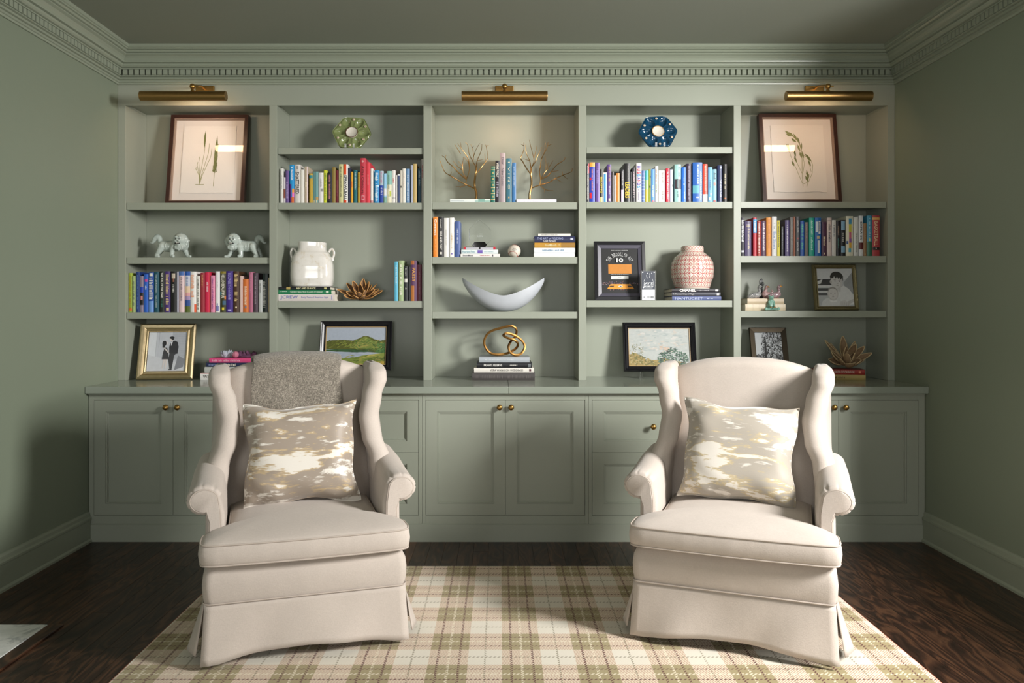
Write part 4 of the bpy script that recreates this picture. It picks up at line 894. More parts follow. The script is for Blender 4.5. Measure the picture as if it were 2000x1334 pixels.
Z['award'] = stack([
 (905.6, 967.8, 480.8, 486.6, 'b9b9c0', 'thin black and red ended book under the glass award', dict(bands=[(0, .07, -1, 1, 'c02a3a'), (.93, 1, -1, 1, 'c02a3a'), (.07, .93, .5, 1, '1c1c22'), (.48, .53, -.8, .5, '1c1c22')])),
 (901, 972.8, 486.6, 494.8, 'dde6e6', 'white book with a violet patch under the glass award', T('Nurses First', '6aa0b0', size=.5, span=(.03, .38), bands=[(.44, .58, -.8, .8, '6f5ab0')], line2=('~', 'a9c4cc', .62, .9, 0, .25))),
 (899.6, 976.6, 494.8, 501.2, 'e3e1de', 'white book at the bottom of the award stack', T('~', '6a6a72', size=.5, span=(.06, .32), line2=('~', 'd08a90', .5, .75, 0, .3), bands=[(.80, .83, -.6, .6, '5a5a60')])),
], SD2, SHELF[(2, 1)], 'books under the glass award', 0.18)
stack([
 (1051, 1114.6, 454.8, 459.9, 'dcdad2', 'thin white book on top of the fielding stack', T('~', 'a9a9a4', size=.35, span=(.1, .6))),
 (1043.7, 1123.6, 460.2, 472.6, '23284a', 'navy book lettered The Art of Fielding', T('THE ART of FIELDING', '9fa8cc', size=.34, span=(.07, .70), tpos=.3, line2=('Chad Harbach', 'e8e6ea', .22, .52, -.45, .28), bands=[(.88, .95, -.2, .4, 'b9bccb')])),
 (1043.9, 1123.4, 472.6, 482.8, 'b98a34', 'gold brown book in the fielding stack', T('~', 'e3d09a', size=.45, span=(.26, .62), bands=[(.37, .375, -1, 1, '8a6420'), (.66, 1, -1, 1, '9c7434')])),
 (1043.2, 1123.4, 482.8, 492.7, 'dfe3e6', 'white book with blue lettering in the fielding stack', T('~', '8aa4bc', size=.35, span=(.2, .75))),
 (1043, 1123, 492.7, 501, 'e3e3df', 'plain white book at the bottom of the fielding stack', {}),
], SD2, SHELF[(2, 1)], 'stack of books with the navy fielding novel', 0.16)
Z['knot'] = stack([
 (936, 1034.5, 699.2, 709.7, 'aab0b6', 'blue grey book under the bronze knot', T('~', 'e0e4e8', size=.25, span=(.1, .7))),
 (931, 1039, 709.7, 720, '1b1c20', 'black book lettered Private Reserve', T('PRIVATE RESERVE', 'e9e6e0', size=.42, span=(.13, .46), bold=.01, line2=('~', 'e0dcd4', .6, .75, 0, .26), bands=[(.93, .98, -.8, .5, '6a6f72')])),
 (925.8, 1042.8, 720, 729.2, 'dfdad2', 'white book with dark capitals in the bronze knot stack', T('VERA WANG ON WEDDINGS', '4a4644', size=.46, span=(.27, .82), bands=[(.92, .955, -.5, .5, '5a3a40')])),
 (922.5, 1044.7, 729.2, 744.5, '45403f', 'thick dark brown book at the bottom of the bronze knot stack', T('~', '5a5452', size=.45, span=(.04, .94))),
], SD2-0.015, SHELF[(2, 'top')], 'books under the bronze knot', 0.22)
Z['jar'] = stack([
 (1312.5, 1404.8, 562.9, 569.8, '26232a', 'black book directly under the ginger jar', T('CHANEL', 'ece8e4', size=.72, span=(.16, .51), bold=.03, line2=('~', 'a9a6ac', .54, .78, 0, .35), bands=[(.92, .97, -.5, .5, 'e0dcd8')])),
 (1312.5, 1407.6, 569.8, 577.8, '3a3b46', 'charcoal book lettered A Thousand Days of Magic', T('A Thousand Days of Magic', 'cfccc8', size=.42, span=(.02, .46), bands=[(.92, .97, -.5, .5, 'd9d6d4')])),
 (1313, 1408.8, 577.8, 586, '4f5a86', 'slate blue book lettered Nantucket', T('NANTUCKET', 'b9c4e0', size=.58, span=(.06, .62), line2=('~', 'b9c4e0', .70, .84, 0, .3))),
], SD2, SHELF[(3, 2)], 'books under the ginger jar', 0.24)
Z['bird'] = stack([
 (1460, 1531.5, 582.5, 593.4, 'c4b295', 'upper plain beige book under the bird figurines', dict(bulge=.003)),
 (1456, 1534.6, 594, 607, 'cfc0a4', 'lower beige book with embossed spine under the bird figurines', dict(bulge=.003, bands=[(q, q+.004, -1, 1, 'b09f80') for q in (.04, .19, .35, .5, .65, .8, .95)])),
], SD2+0.01, SHELF[(4, 2)], 'beige books under the bird figurines', 0.17)
Z['cryst'] = stack([
 (408.4, 500, 699.9, 708.6, 'd0487c', 'pink book under the crystals', T('~', 'f0b0c8', size=.45, span=(.05, .65))),
 (402.7, 502, 708.6, 717, '1e2848', 'navy book in the crystal stack', T('~', '8a94c0', size=.4, span=(.05, .2), line2=('~', 'e6e0d0', .23, .6, 0, .6))),
 (399.3, 503, 717.2, 729, 'b3b5b0', 'grey book in the crystal stack', {}),
 (391, 505, 729.5, 743.4, 'dedcd8', 'white book with a red cover edge at the bottom of the crystal stack', T('WAKEUP', '4a4646', size=.45, span=(.05, .35), bands=[(0, 1, .85, 1, 'b0484a')])),
], SD2, SHELF[(0, 'top')], 'books under the crystals', 0.2)
Z['pod'] = stack([
 (1590, 1687, 725, 735, '9a2c26', 'red cookbook under the spiky dried pods', T('SLOW-COOKER COOKBOOK', 'e6d6c4', size=.48, span=(.20, .80), bands=[(.88, .92, -.5, .5, 'd98a6a')])),
 (1588, 1688, 735, 745.5, 'b09a5e', 'mustard cookbook under the red cookbook', T('~', '5a4a26', size=.35, span=(.2, .62))),
], SD2+0.02, SHELF[(4, 'top')], 'cookbooks under the dried pods', 0.15, rz=math.radians(-9))
# ------------------------------------------------------------------ framed pictures
BLACKW = mat('141416', 0.35, vary=0.2)
def ring_frame(m, w_, h_, prof):
    """mitred moulding; profile of (inset, y), origin at bottom centre, front towards -y"""
    rings = [[(-w_/2+i, y, i), (w_/2-i, y, i), (w_/2-i, y, h_-i), (-w_/2+i, y, h_-i)] for i, y in prof]
    m.loft(rings, closed=True, loop=True)
def flat_print(name, par, w_, h_, z0, y, shapes):
    """flat print: list of (colour, [(u,v)...]) painted back to front; u,v in 0..1 with v up"""
    m = M(); cols = []
    for k, (c, pts) in enumerate(shapes):
        if c not in cols: cols.append(c)
        m.cur = cols.index(c); m.poly([(-w_/2+u*w_, z0+v*h_) for u, v in pts], y-0.0026*k/max(60, len(shapes)))
    me = m.mesh(name, [mat(c, 0.55, vary=0.10, scale=60) for c in cols]); o = bpy.data.objects.new(name, me); C.objects.link(o); o.parent = par; return o
R01 = [(0, 0), (1, 0), (1, 1), (0, 1)]
def rect(a, b, c, d): return [(a, c), (b, c), (b, d), (a, d)]
def ell(cx, cy, rx_, ry, n=18, a0=0, a1=2*PI): return [(cx+rx_*math.cos(a0+(a1-a0)*k/n), cy+ry*math.sin(a0+(a1-a0)*k/n)) for k in range(n+(0 if a1-a0 > 6.2 else 1))]
def stroke(pts, wd):
    L, R_ = [], []
    for i, p in enumerate(pts):
        a, b = pts[max(i-1, 0)], pts[min(i+1, len(pts)-1)]; dx, dy = b[0]-a[0], b[1]-a[1]; q = math.hypot(dx, dy) or 1
        wi = wd[i] if isinstance(wd, list) else wd; L.append((p[0]-dy/q*wi, p[1]+dx/q*wi)); R_.append((p[0]+dy/q*wi, p[1]-dx/q*wi))
    return L+R_[::-1]
def leaf(x, y, a, L, wd): return [(x+math.cos(a)*L*t-math.sin(a)*s*wd*math.sin(PI*t)**0.8, y+math.sin(a)*L*t+math.cos(a)*s*wd*math.sin(PI*t)**0.8) for t, s in [(0, 0), (.25, 1), (.5, 1), (.75, 1), (1, 0), (.75, -1), (.5, -1), (.25, -1)]]
def tri_leaf(x, y, a, L, wd): return leaf(x, y, a, L, wd)
def frame_thing(label, cat, px, d, zb, w_, h_, lean, rz, group, name='framed_print'):
    return thing(name, label, cat, (PX(px, d), d, zb+0.0005), rz, group, -lean)
WALNUT = mat('3a211a', 0.4, vary=0.3, scale=60); MATW = mat('e4ddd6', 0.9, vary=0.02); PAPER = mat('ece6df', 0.9, vary=0.03)
def botanical(label, px, d, zb, kind):
    w_, h_, T_ = 0.506, 0.606, 0.042
    t = frame_thing(label, 'framed picture', px, d, zb, w_, h_, math.radians(9), 0, 'framed botanical prints'); m = M()
    ring_frame(m, w_, h_, [(0, 0), (0, -T_), (0.022, -T_), (0.022, -T_+0.006), (0.026, -T_+0.030), (0.026, 0)]); m.build('frame', WALNUT, t)
    m = M(); ring_frame(m, w_-0.044, h_-0.044, [(0, -T_+0.007), (0.007, -T_+0.007), (0.007, -T_+0.032), (0, -T_+0.032)]); s = m.build('inner_lip', mat('9a8272', 0.5), t); s.location = (0, 0, 0.022)
    M().box(-w_/2+0.026, w_/2-0.026, -0.012, -0.002, 0.026, h_-0.026).build('mat_board', MATW, t)
    r = random.Random(5); pw, ph = 0.345, 0.455; e = []
    for (a, b) in (((0, 0), (1, 0)), ((1, 0), (1, 1)), ((1, 1), (0, 1)), ((0, 1), (0, 0))):
        for k in range(22): e.append((a[0]+(b[0]-a[0])*k/22+r.uniform(-.006, .006), a[1]+(b[1]-a[1])*k/22+r.uniform(-.005, .005)))
    m = M(); m.loft([[(-pw/2+u*pw, y, 0.082+v*ph) for u, v in e] for y in (-0.0125, -0.0165)]); m.build('deckled_paper', PAPER, t)
    sh = []; st = '9a9a6a'; lf = '6f7440'; lf2 = '838852'
    if kind == 0:
        base = (.36, .13)
        for (x2, y2, bx_) in ((.30, .46, -.03), (.33, .54, -.02), (.42, .72, .0), (.50, .74, .05), (.55, .66, .08), (.28, .38, -.04)):
            sh.append((st, stroke([(base[0], base[1]), (base[0]+bx_*.5, .26), (x2-.01, (y2+.2)/1.6), (x2, y2)], .0045)))
        sh.append((st, stroke([(.28, .125), (.44, .125)], .004)))
        sh.append((lf, leaf(.405, .67, PI/2-.04, .26, .022)))
        sh.append((st, stroke([(.62, .10), (.625, .3)], .005)))
        sh.append((lf, leaf(.625, .27, PI/2-.03, .59, .032)))
        for k in range(120):
            q = r.random(); y = .29+q*.42; x = .628+.02*q; s = r.choice((-1, 1)); sh.append((r.choice((lf, lf2)), leaf(x, y, PI/2-s*r.uniform(.5, 1.1), .055*(1-q*.35), .006)))
    else:
        main = [(.55, .08), (.55, .30), (.56, .45), (.57, .60), (.52, .74), (.42, .83), (.30, .90)]
        sh.append((st, stroke(main, .005)))
        br = [[(.54, .13), (.44, .35), (.36, .52), (.33, .60)], [(.55, .27), (.47, .42), (.43, .52)], [(.56, .12), (.66, .15), (.74, .28), (.76, .40), (.72, .48), (.58, .56)], [(.57, .30), (.60, .42), (.58, .56)], [(.62, .08), (.66, .16)], [(.72, .30), (.70, .40)]]
        for b in br: sh.append((st, stroke(b, .0038)))
        for (x, y, a, L) in ((.35, .62, 2.2, .12), (.33, .60, 1.7, .13), (.41, .38, 2.1, .10), (.46, .43, 1.9, .12), (.45, .52, 1.8, .11), (.43, .83, 2.5, .11), (.40, .84, 2.9, .12), (.36, .87, 2.7, .10), (.54, .70, 1.9, .13), (.50, .77, 2.2, .13), (.56, .62, 1.5, .12), (.56, .50, 1.9, .11), (.54, .60, 2.0, .12), (.60, .50, 1.9, .12), (.72, .49, 2.5, .13), (.74, .46, 2.6, .10), (.72, .38, 2.0, .10), (.63, .15, 1.2, .13), (.66, .20, 1.8, .13), (.66, .14, 2.1, .12), (.48, .74, 2.6, .12)):
            sh.append((r.choice((lf, lf2)), leaf(x, y, a, L, .015))); sh.append((lf2, leaf(x, y, a+.22, L*.8, .008)))
    flat_print('pressed_grass', t, pw, ph, 0.082, -0.0170, sh)
    M().box(-w_/2+0.023, w_/2-0.023, -T_+0.003, -T_+0.005, 0.023, h_-0.023).build('glazing', PANE, t)
botanical('dark wood frame holding a print of two upright grasses', 403.7, 5.015, SHELF[(0, 0)], 0)
botanical('dark wood frame holding a print of one curved oat stem', 1563.5, 5.015, SHELF[(4, 0)], 1)

GOLDF = brass('champagne_gold_leaf', 'cbb892', 0.34)
def photo_frame(label, px, d, zb, w_, h_, lean, rz, prof, fm, inner, shapes, beads=None):
    t = frame_thing(label, 'framed picture', px, d, zb, w_, h_, lean, rz, 'framed photographs', 'framed_photograph'); m = M(); ring_frame(m, w_, h_, prof); f = m.build('frame', fm, t, bevel=0.001)
    M().box(-w_/2+inner, w_/2-inner, -0.009, -0.003, inner, h_-inner).build('backing', BLACKW, t)
    flat_print('photograph', t, w_-2*inner, h_-2*inner, inner, -0.0095, shapes)
    if beads:
        b = M(); n = int((w_-2*beads)/0.0085)
        q = beads
        for k in range(n+1):
            x = -w_/2+q+(w_-2*q)*k/n; b.ball((x, prof[-2][1]-0.001, q), 0.0032, 6, 4); b.ball((x, prof[-2][1]-0.001, h_-q), 0.0032, 6, 4)
        n = int((h_-2*q)/0.0085)
        for k in range(1, n): zz = q+(h_-2*q)*k/n; b.ball((-w_/2+q, prof[-2][1]-0.001, zz), 0.0032, 6, 4); b.ball((w_/2-q, prof[-2][1]-0.001, zz), 0.0032, 6, 4)
        o = b.build('beading', GOLDF, t, smooth=True); o['kind'] = 'stuff'
    M().box(-w_/2+inner, w_/2-inner, -0.0135, -0.0125, inner, h_-inner).build('glazing', PANE, t)
    M().add if False else None
    return t
couple = [('b9bcc2', R01), ('cfd2d6', rect(.0, .22, .38, 1)), ('a4a7ad', rect(.20, .215, .35, 1)), ('8f9298', rect(.27, .28, .6, 1)), ('c4c6ca', [(0, 0), (1, 0), (1, .16), (.35, .34), (0, .42)]), ('a9acb2', rect(.62, 1, .30, 1))]
couple += [('9c9fa5', rect(.62, 1, .30+k*.045, .306+k*.045)) for k in range(15)]
couple += [('7e8086', [(.72, .02), (.95, .10), (.98, .3), (.80, .4)]),
 ('3a3a3e', [(.60, .04), (.66, .04), (.70, .40), (.74, .44), (.76, .52), (.70, .55), (.58, .52), (.55, .3)]),          # trousers
 ('2b2b30', [(.56, .46), (.78, .44), (.80, .62), (.77, .74), (.70, .78), (.60, .76), (.55, .62)]),                      # jacket
 ('dcdce0', [(.59, .74), (.64, .77), (.60, .64)]), ('d2c9c4', ell(.60, .82, .05, .045)), ('222226', ell(.61, .86, .065, .035)), ('222226', rect(.60, .66, .80, .88)),
 ('38383c', [(.38, .30), (.56, .30), (.54, .46), (.50, .60), (.43, .60), (.40, .46)]), ('c9c2be', [(.40, .60), (.44, .60), (.56, .48), (.54, .45)]),
 ('cfc6c2', [(.40, .06), (.43, .06), (.47, .30), (.42, .30)]), ('cfc6c2', [(.47, .06), (.50, .06), (.53, .30), (.48, .30)]),
 ('d6cdc9', ell(.46, .72, .045, .042)), ('26262a', ell(.42, .71, .055, .07)), ('26262a', [(.37, .72), (.43, .74), (.44, .60), (.38, .60)]), ('3a3a3e', rect(.57, .66, .02, .05))]
photo_frame('gold beaded frame with a black and white portrait of an embracing couple', 322.5, 4.90, SHELF[(0, 'top')], 0.338, 0.362, math.radians(17), math.radians(9),
 [(0, 0), (0, -0.022), (0.010, -0.030), (0.026, -0.026), (0.036, -0.016), (0.046, -0.020), (0.052, -0.016), (0.052, 0)], GOLDF, 0.054, couple, beads=0.050)
kids = [('c4c6c8', R01), ('d9dadb', rect(0, 1, .72, 1)), ('3f3f42', rect(0, .40, .55, .72)), ('dcdcdc', [(0, .66), (.16, .72), (.10, .60), (0, .58)]), ('e2e2e2', rect(0, .42, .50, .56)), ('4a4a4d', rect(0, .40, .41, .48)), ('dedede', rect(0, .4, .36, .41)), ('505053', rect(0, .32, .29, .35)), ('9fa1a3', [(.74, .62), (1, .9), (1, .2), (.82, .2)]),
 ('e2e2e2', [(.60, .46), (.74, .55), (.88, .46), (1, .30), (1, .05), (.6, 0), (.5, .3)]), ('c9c7c6', [(.56, .07), (.80, .12), (1, .20), (1, .12), (.80, .03), (.60, .0)]), ('d2d0cf', [(.52, .50), (.66, .48), (.64, .38), (.54, .40)]),
 ('cfccca', ell(.55, .65, .165, .195, 26)), ('dad7d5', ell(.53, .64, .13, .165, 24)), ('c2bebb', ell(.385, .645, .03, .05)), ('34312f', [(.385, .70), (.37, .80), (.42, .88), (.50, .92), (.60, .92), (.69, .88), (.745, .80), (.73, .66), (.70, .74), (.66, .70), (.64, .77), (.60, .72), (.57, .79), (.53, .73), (.49, .80), (.45, .74), (.42, .76)]),
 ('8a8480', ell(.50, .700, .035, .006)), ('8a8480', ell(.63, .690, .035, .006)), ('55504d', ell(.505, .668, .022, .011)), ('55504d', ell(.628, .658, .020, .011)), ('b9b3af', ell(.575, .60, .022, .010)), ('928a86', ell(.565, .545, .038, .007)),
 ('dfdfdf', [(.06, 0), (.12, .14), (.24, .22), (.60, .22), (.68, 0)]), ('cdc9c6', ell(.42, .33, .155, .175, 26)), ('dbd7d5', ell(.42, .33, .125, .150, 24)), ('9a9490', [(.28, .38), (.30, .46), (.36, .505), (.43, .51), (.50, .49), (.55, .43), (.555, .38), (.52, .44), (.44, .475), (.36, .465), (.31, .42)]),
 ('6f6965', ell(.365, .345, .020, .010)), ('6f6965', ell(.475, .348, .020, .010)), ('bdb7b3', ell(.42, .295, .020, .009)), ('9a928e', ell(.42, .250, .030, .006)), ('efefef', [(.30, .17), (.42, .14), (.54, .17), (.50, .11), (.34, .11)]),
 ('d4d1cf', [(.58, .02), (.62, .13), (.74, .16), (.86, .10), (.90, .02)])]+[('b4b0ad', stroke([(.64+k*.065, .01), (.67+k*.06, .10)], .004)) for k in range(4)]
ANT = brass('antique_silver_gilt', '9a8f6c', 0.45)
pf = photo_frame('antique silver gilt frame with a black and white photo of two children', 1633.5, 4.945, SHELF[(4, 2)], 0.281, 0.300, math.radians(10), 0.0,
 [(0, 0), (0.001, -0.016), (0.007, -0.026), (0.015, -0.022), (0.022, -0.015), (0.026, -0.018), (0.026, 0)], ANT, 0.027, kids)
rr = random.Random(2); orn = M()
for sx in (-1, 1):
    for k in range(26): orn.ball((sx*0.132+rr.uniform(-.002, .002), -0.0235, 0.012+k*0.011), (rr.uniform(.003, .006), .004, .006), 6, 4)
    for zz in (0.010, 0.290):
        for k in range(12): orn.ball((sx*0.011*k+rr.uniform(-.002, .002), -0.0235, zz), (.006, .004, rr.uniform(.003, .006)), 6, 4)
oo = orn.build('ornament', ANT, pf, smooth=True); oo['kind'] = 'stuff'
tree = [('c9cccf', R01), ('9a9da0', rect(0, 1, 0, .22)), ('dfe1e3', ell(.58, .24, .18, .14))]
rr = random.Random(8)
for k in range(520):
    x = rr.uniform(.22, 1.0); y = rr.uniform(.30, 1.0)
    if (x-.1)**2+(y-.85)**2 > .03: tree.append((rr.choice(('1c1c1d', '2a2a2b', '3c3c3d', '555557', '9a9c9e')), ell(x, y, rr.uniform(.010, .030), rr.uniform(.008, .024), 6)))
for k in range(240): tree.append((rr.choice(('1c1c1d', '333334', '4a4a4c', '6a6a6c')), ell(rr.choice((rr.uniform(.0, .3), rr.uniform(.72, 1))), rr.uniform(.12, .46), rr.uniform(.01, .03), .018, 6)))
tree += [('151516', stroke([(.36, .08), (.36, .4), (.38, .9)], [.05, .04, .025])), ('dfe1e3', ell(.60, .26, .10, .10)), ('8a8d8f', rect(0, 1, 0, .10))]
tree = [(c, [(min(1, max(0, u)), min(1, max(0, v))) for u, v in p]) for c, p in tree]
photo_frame('slim bronze frame with a black and white photo of a tree', 1507, 4.965, SHELF[(4, 'top')], 0.236, 0.345, math.radians(21), math.radians(-5),
 [(0, 0), (0, -0.014), (0.003, -0.020), (0.034, -0.012), (0.034, 0)], brass('dark_bronze_metal', '4f473c', 0.45), 0.035, tree)

# black framed basketball keepsake poster
def poster():
    w_, h_ = 0.331, 0.388; t = frame_thing('black framed keepsake poster with an orange basketball court', 'framed picture', 1211.5, 4.995, SHELF[(3, 2)], w_, h_, math.radians(9), 0, None, 'framed_poster')
    m = M(); ring_frame(m, w_, h_, [(0, 0), (0, -0.024), (0.022, -0.026), (0.024, -0.022), (0.024, 0)]); m.build('frame', mat('17171b', 0.3), t, bevel=0.001)
    m = M(); ring_frame(m, w_-0.048, h_-0.048, [(0, -0.003), (0, -0.021), (0.022, -0.015), (0.022, -0.003)]); s = m.build('inner_frame', mat('4a4854', 0.4), t); s.location = (0, 0, 0.024)
    pw, ph, z0 = w_-0.092, h_-0.092, 0.046
    r = random.Random(4); sh = [('0c0c0d', R01), ('c07a22', rect(.19, .82, .44, .65)), ('d9dad6', rect(.26, .73, .315, .385))]
    for k in range(70): x = r.uniform(.02, .98); y = .19+r.uniform(0, .09)*(1-abs(x-.5)); sh.append((r.choice(('7a6a72', 'a08a90', '5a4a6a', '8a4a3a')), ell(x, y, .010, .008, 6)))
    sh += [('d98f22', [(.14, .095), (.88, .095), (.78, .205), (.24, .205)]), ('e6b060', stroke([(.51, .1), (.51, .2)], .004)), ('14120f', [(.20, .145), (.32, .145), (.34, .170), (.23, .170)]), ('14120f', [(.71, .145), (.83, .145), (.80, .170), (.69, .170)]), ('dcd8d0', ell(.51, .155, .055, .020)), ('3a3a5a', ell(.51, .155, .03, .010))]
    for k in range(26): sh.append((r.choice(('6a3a2a', '8a6a6a', '3a2a2a')), ell(r.uniform(.14, .88), r.uniform(.075, .095), .012, .010, 6)))
    flat_print('print', t, pw, ph, z0, -0.010, sh); M().box(-w_/2+0.024, w_/2-0.024, -0.008, -0.002, 0.024, h_-0.024).build('backing', BLACKW, t)
    m = M(); y = -0.0170; cx, cz, R = 0.0, z0+ph*0.645, ph*0.225
    txt = 'THE BROOKLYN WAY'; n = len(txt)
    for i, ch in enumerate(txt):
        if ch == ' ': continue
        a = math.radians(158-136*i/(n-1)); c_, s_ = math.cos(a), math.sin(a)
        letters(m, ch, (cx+R*1.22*c_, y, cz+R*s_), (s_, 0, -c_), (c_, 0, s_), pw*0.038, ph*0.085, 0.0)
    letters(m, '10', (0, y, z0+ph*0.735), (1, 0, 0), (0, 0, 1), pw*0.19, ph*0.10, 0.05)
    marks(m, (0, y, z0+ph*0.955), (1, 0, 0), (0, 0, 1), pw*0.46, ph*0.014, r); marks(m, (0, y, z0+ph*0.415), (1, 0, 0), (0, 0, 1), pw*0.5, ph*0.010, r)
    m.build('lettering', mat('c9c9c9', 0.5), t)
    m = M(); marks(m, (0, y, z0+ph*0.36), (1, 0, 0), (0, 0, 1), pw*0.1, ph*0.010, r); marks(m, (0, y, z0+ph*0.342), (1, 0, 0), (0, 0, 1), pw*0.36, ph*0.010, r); m.build('plaque_lettering', mat('4a4a4a', 0.5), t)
poster()
def ticket():
    d = 4.90; zb = SHELF[(3, 2)]; w_, h_ = PX(1281.5, d)-PX(1251, d), PZ(529, d)-zb
    t = thing('ticket_holder', 'souvenir concert ticket in a clear acrylic block by the black framed poster', 'ticket', (PX(1266.2, d), d, zb+0.0005), 0)
    M().box(-w_/2, w_/2, -0.004, 0.010, 0, h_).build('acrylic_block', NT('clear_acrylic').set(Base_Color=(.97, .98, .98), Roughness=0.05, Transmission_Weight=0.9, IOR=1.3), t, bevel=0.001)
    tw = w_*0.82; r = random.Random(6)
    sh = [('d9dbdc', rect(0, 1, 0, .36)), ('3f4450', rect(0, 1, .36, 1))]
    sh += [('e6e8ea', p) for p in (ell(.05, .96, .045, .02), ell(.95, .96, .045, .02), ell(.12, .44, .06, .03), ell(.75, .93, .03, .012), stroke([(.36, .90), (.40, .93), (.46, .93)], .012), stroke([(.35, .86), (.37, .80), (.42, .76)], .014), stroke([(.58, .92), (.62, .86), (.58, .78)], .010), stroke([(.14, .64), (.20, .70), (.24, .74)], .010), stroke([(.14, .50), (.17, .62)], .008), stroke([(.78, .74), (.88, .64), (.92, .5)], .008))]
    sh += [('7a7c80', rect(.36+k*.045, .36+k*.045+r.choice((.012, .022, .03)), .06, .13)) for k in range(13)]+[('8a8c90', rect(.12, .2, .07, .12)), ('aaacb0', rect(.25, .75, .22, .225)), ('aaacb0', rect(.3, .8, .26, .265))]
    flat_print('ticket', t, tw, h_*0.97, 0.003, -0.0045, sh)
    m = M(); y = -0.0072
    letters(m, 'JAY Z', (0, y, h_*0.565), (1, 0, 0), (0, 0, 1), tw*0.72, h_*0.085, 0.03); letters(m, 'BROOKLYN', (0, y, h_*0.478), (1, 0, 0), (0, 0, 1), tw*0.72, h_*0.05, 0.02)
    marks(m, (tw*.04, y, h_*0.425), (1, 0, 0), (0, 0, 1), tw*0.6, h_*0.02, r); m.build('lettering', mat('eceef0', 0.5), t)
ticket()
# landscape paintings on clear easels
def painting(label, px, d, zb, w_, h_, lean, rz, shapes, brush):
    t = frame_thing(label, 'painting', px, d, zb, w_, h_, lean, rz, 'small landscape paintings', 'landscape_painting'); m = M()
    ring_frame(m, w_, h_, [(0, 0), (0, -0.020), (0.006, -0.028), (0.012, -0.024), (0.016, -0.030), (0.026, -0.024), (0.030, -0.014), (0.034, -0.016), (0.036, -0.012), (0.036, 0)]); m.build('frame', mat('17161a', 0.3, vary=0.3, scale=80), t)
    m = M(); ring_frame(m, w_-0.07, h_-0.07, [(0, -0.011), (0.004, -0.012), (0.005, -0.006), (0, -0.006)]); s = m.build('gilt_slip', mat('c0a070', 0.4), t); s.location = (0, 0, 0.035)
    M().box(-w_/2+0.03, w_/2-0.03, -0.005, -0.001, 0.03, h_-0.03).build('canvas', mat('8a8272', 0.8), t)
    flat_print('painted_scene', t, w_-0.076, h_-0.076, 0.038, -0.0055, shapes)
    e = thing('display_easel', 'clear acrylic easel under the '+brush, 'easel', (PX(px, d), d, SHELF[(2, 'top')]+0.0005), rz, 'clear easels under the paintings'); AC = GLASS
    hz = zb-SHELF[(2, 'top')]-0.004
    for sx in (-1, 1):
        M().box(sx*w_*0.25-0.004, sx*w_*0.25+0.004, -0.034, 0.05, 0, hz).build('support', AC, e)
    return t
r = random.Random(12)
s1 = [('9ea6b2', R01), ('4f5316', [(0, .62), (.10, .65), (.30, .66), (.45, .64), (.55, .70), (.62, .76), (.70, .76), (.80, .68), (.90, .64), (1, .66), (1, .30), (0, .42)]),
 ('727c36', [(.40, .50), (.50, .58), (.60, .72), (.66, .75), (.74, .68), (.86, .56), (.95, .50), (.9, .42), (.4, .44)]), ('8f8a44', [(.40, .46), (.55, .54), (.70, .50), (.6, .44)]), ('2f4f2c', [(0, .40), (.4, .41), (.7, .38), (.85, .36), (.6, .32), (0, .36)]), ('466c33', [(.85, .40), (1, .58), (1, .30), (.82, .33)]),
 ('98a1ae', [(0, .34), (.35, .33), (.62, .28), (.58, .22), (.40, .16), (0, .14)]), ('768336', [(0, .16), (.42, .17), (.60, .24), (.80, .28), (1, .32), (1, 0), (0, 0)]), ('a89d50', [(.56, .17), (.72, .26), (.92, .29), (.74, .20)]), ('4f5d22', [(.62, .12), (.85, .22), (1, .22), (1, .06)]), ('a8903a', [(.7, .08), (1, .10), (1, 0), (.8, 0)])]
def dab(cols, x0, x1, y0, y1, n, a0, a1, L, wd):
    for k in range(n): s1.append((r.choice(cols), [(min(1, max(0, u)), min(1, max(0, v))) for u, v in leaf(r.uniform(x0, x1), r.uniform(y0, y1), r.uniform(a0, a1), L*r.uniform(.6, 1.2), wd)]))
dab(('6f7a2a', '3f4710', '5d6220', '7d8438'), 0, .5, .44, .62, 70, .4, 1.2, .08, .008)
dab(('5f7832', '848c3e', '36521f', '9a924c', '4d6a2c', '6f7f3a'), .45, .95, .40, .64, 130, -.7, .7, .07, .008)
dab(('7f8a3e', '8f9a4c', '5f742f'), .56, .76, .58, .72, 40, -.9, .9, .05, .007)
dab(('2c4a28', '3d5f33', '27421f'), 0, .8, .34, .41, 40, -.15, .15, .08, .006)
dab(('5f7022', '84893e', '45571a', 'a0944a', '6a7a30'), .3, .95, .02, .24, 120, -.3, .5, .07, .008)
dab(('3f6a36', '5a7f42', '2f5228'), .84, .98, .30, .56, 40, .3, 1.0, .06, .008)
dab(('a8aeba', '8e97a6'), 0, .55, .17, .33, 24, -.1, .1, .12, .006)
painting('black framed landscape painting of green hills and a lake', 693.5, 5.005, PZ(724, 5.0), 0.466, 0.322, math.radians(12), 0, s1, 'green hills painting')
s2 = [('a9ada9', R01)]
for k in range(170): s2.append((r.choice(('b0b3b0', '9da4a2', 'b3aca2', 'a6aaa8', 'b8b6b0', '98a09e')), ell(r.uniform(.05, .95), r.uniform(.36, .96), r.uniform(.015, .05), r.uniform(.008, .026), 9)))
for k in range(14): s2.append((r.choice(('b59c86', 'b8a594')), ell(r.uniform(.52, .66), r.uniform(.42, .56), .03, .014, 8)))
s2 += [('94804a', [(0, 0), (0, .30), (.10, .34), (.20, .26), (.30, .14), (.45, .16), (.6, .2), (.8, .12), (1, .05), (1, 0)])]
for k in range(260): x = r.uniform(.02, .5); s2.append((r.choice(('877540', '6f642e', '9c8a54', '66662f', '7d7144', 'a3946a', '5b5a34')), ell(x, r.uniform(.02, max(.08, .42-x*.75)), r.uniform(.008, .020), r.uniform(.008, .020), 7)))
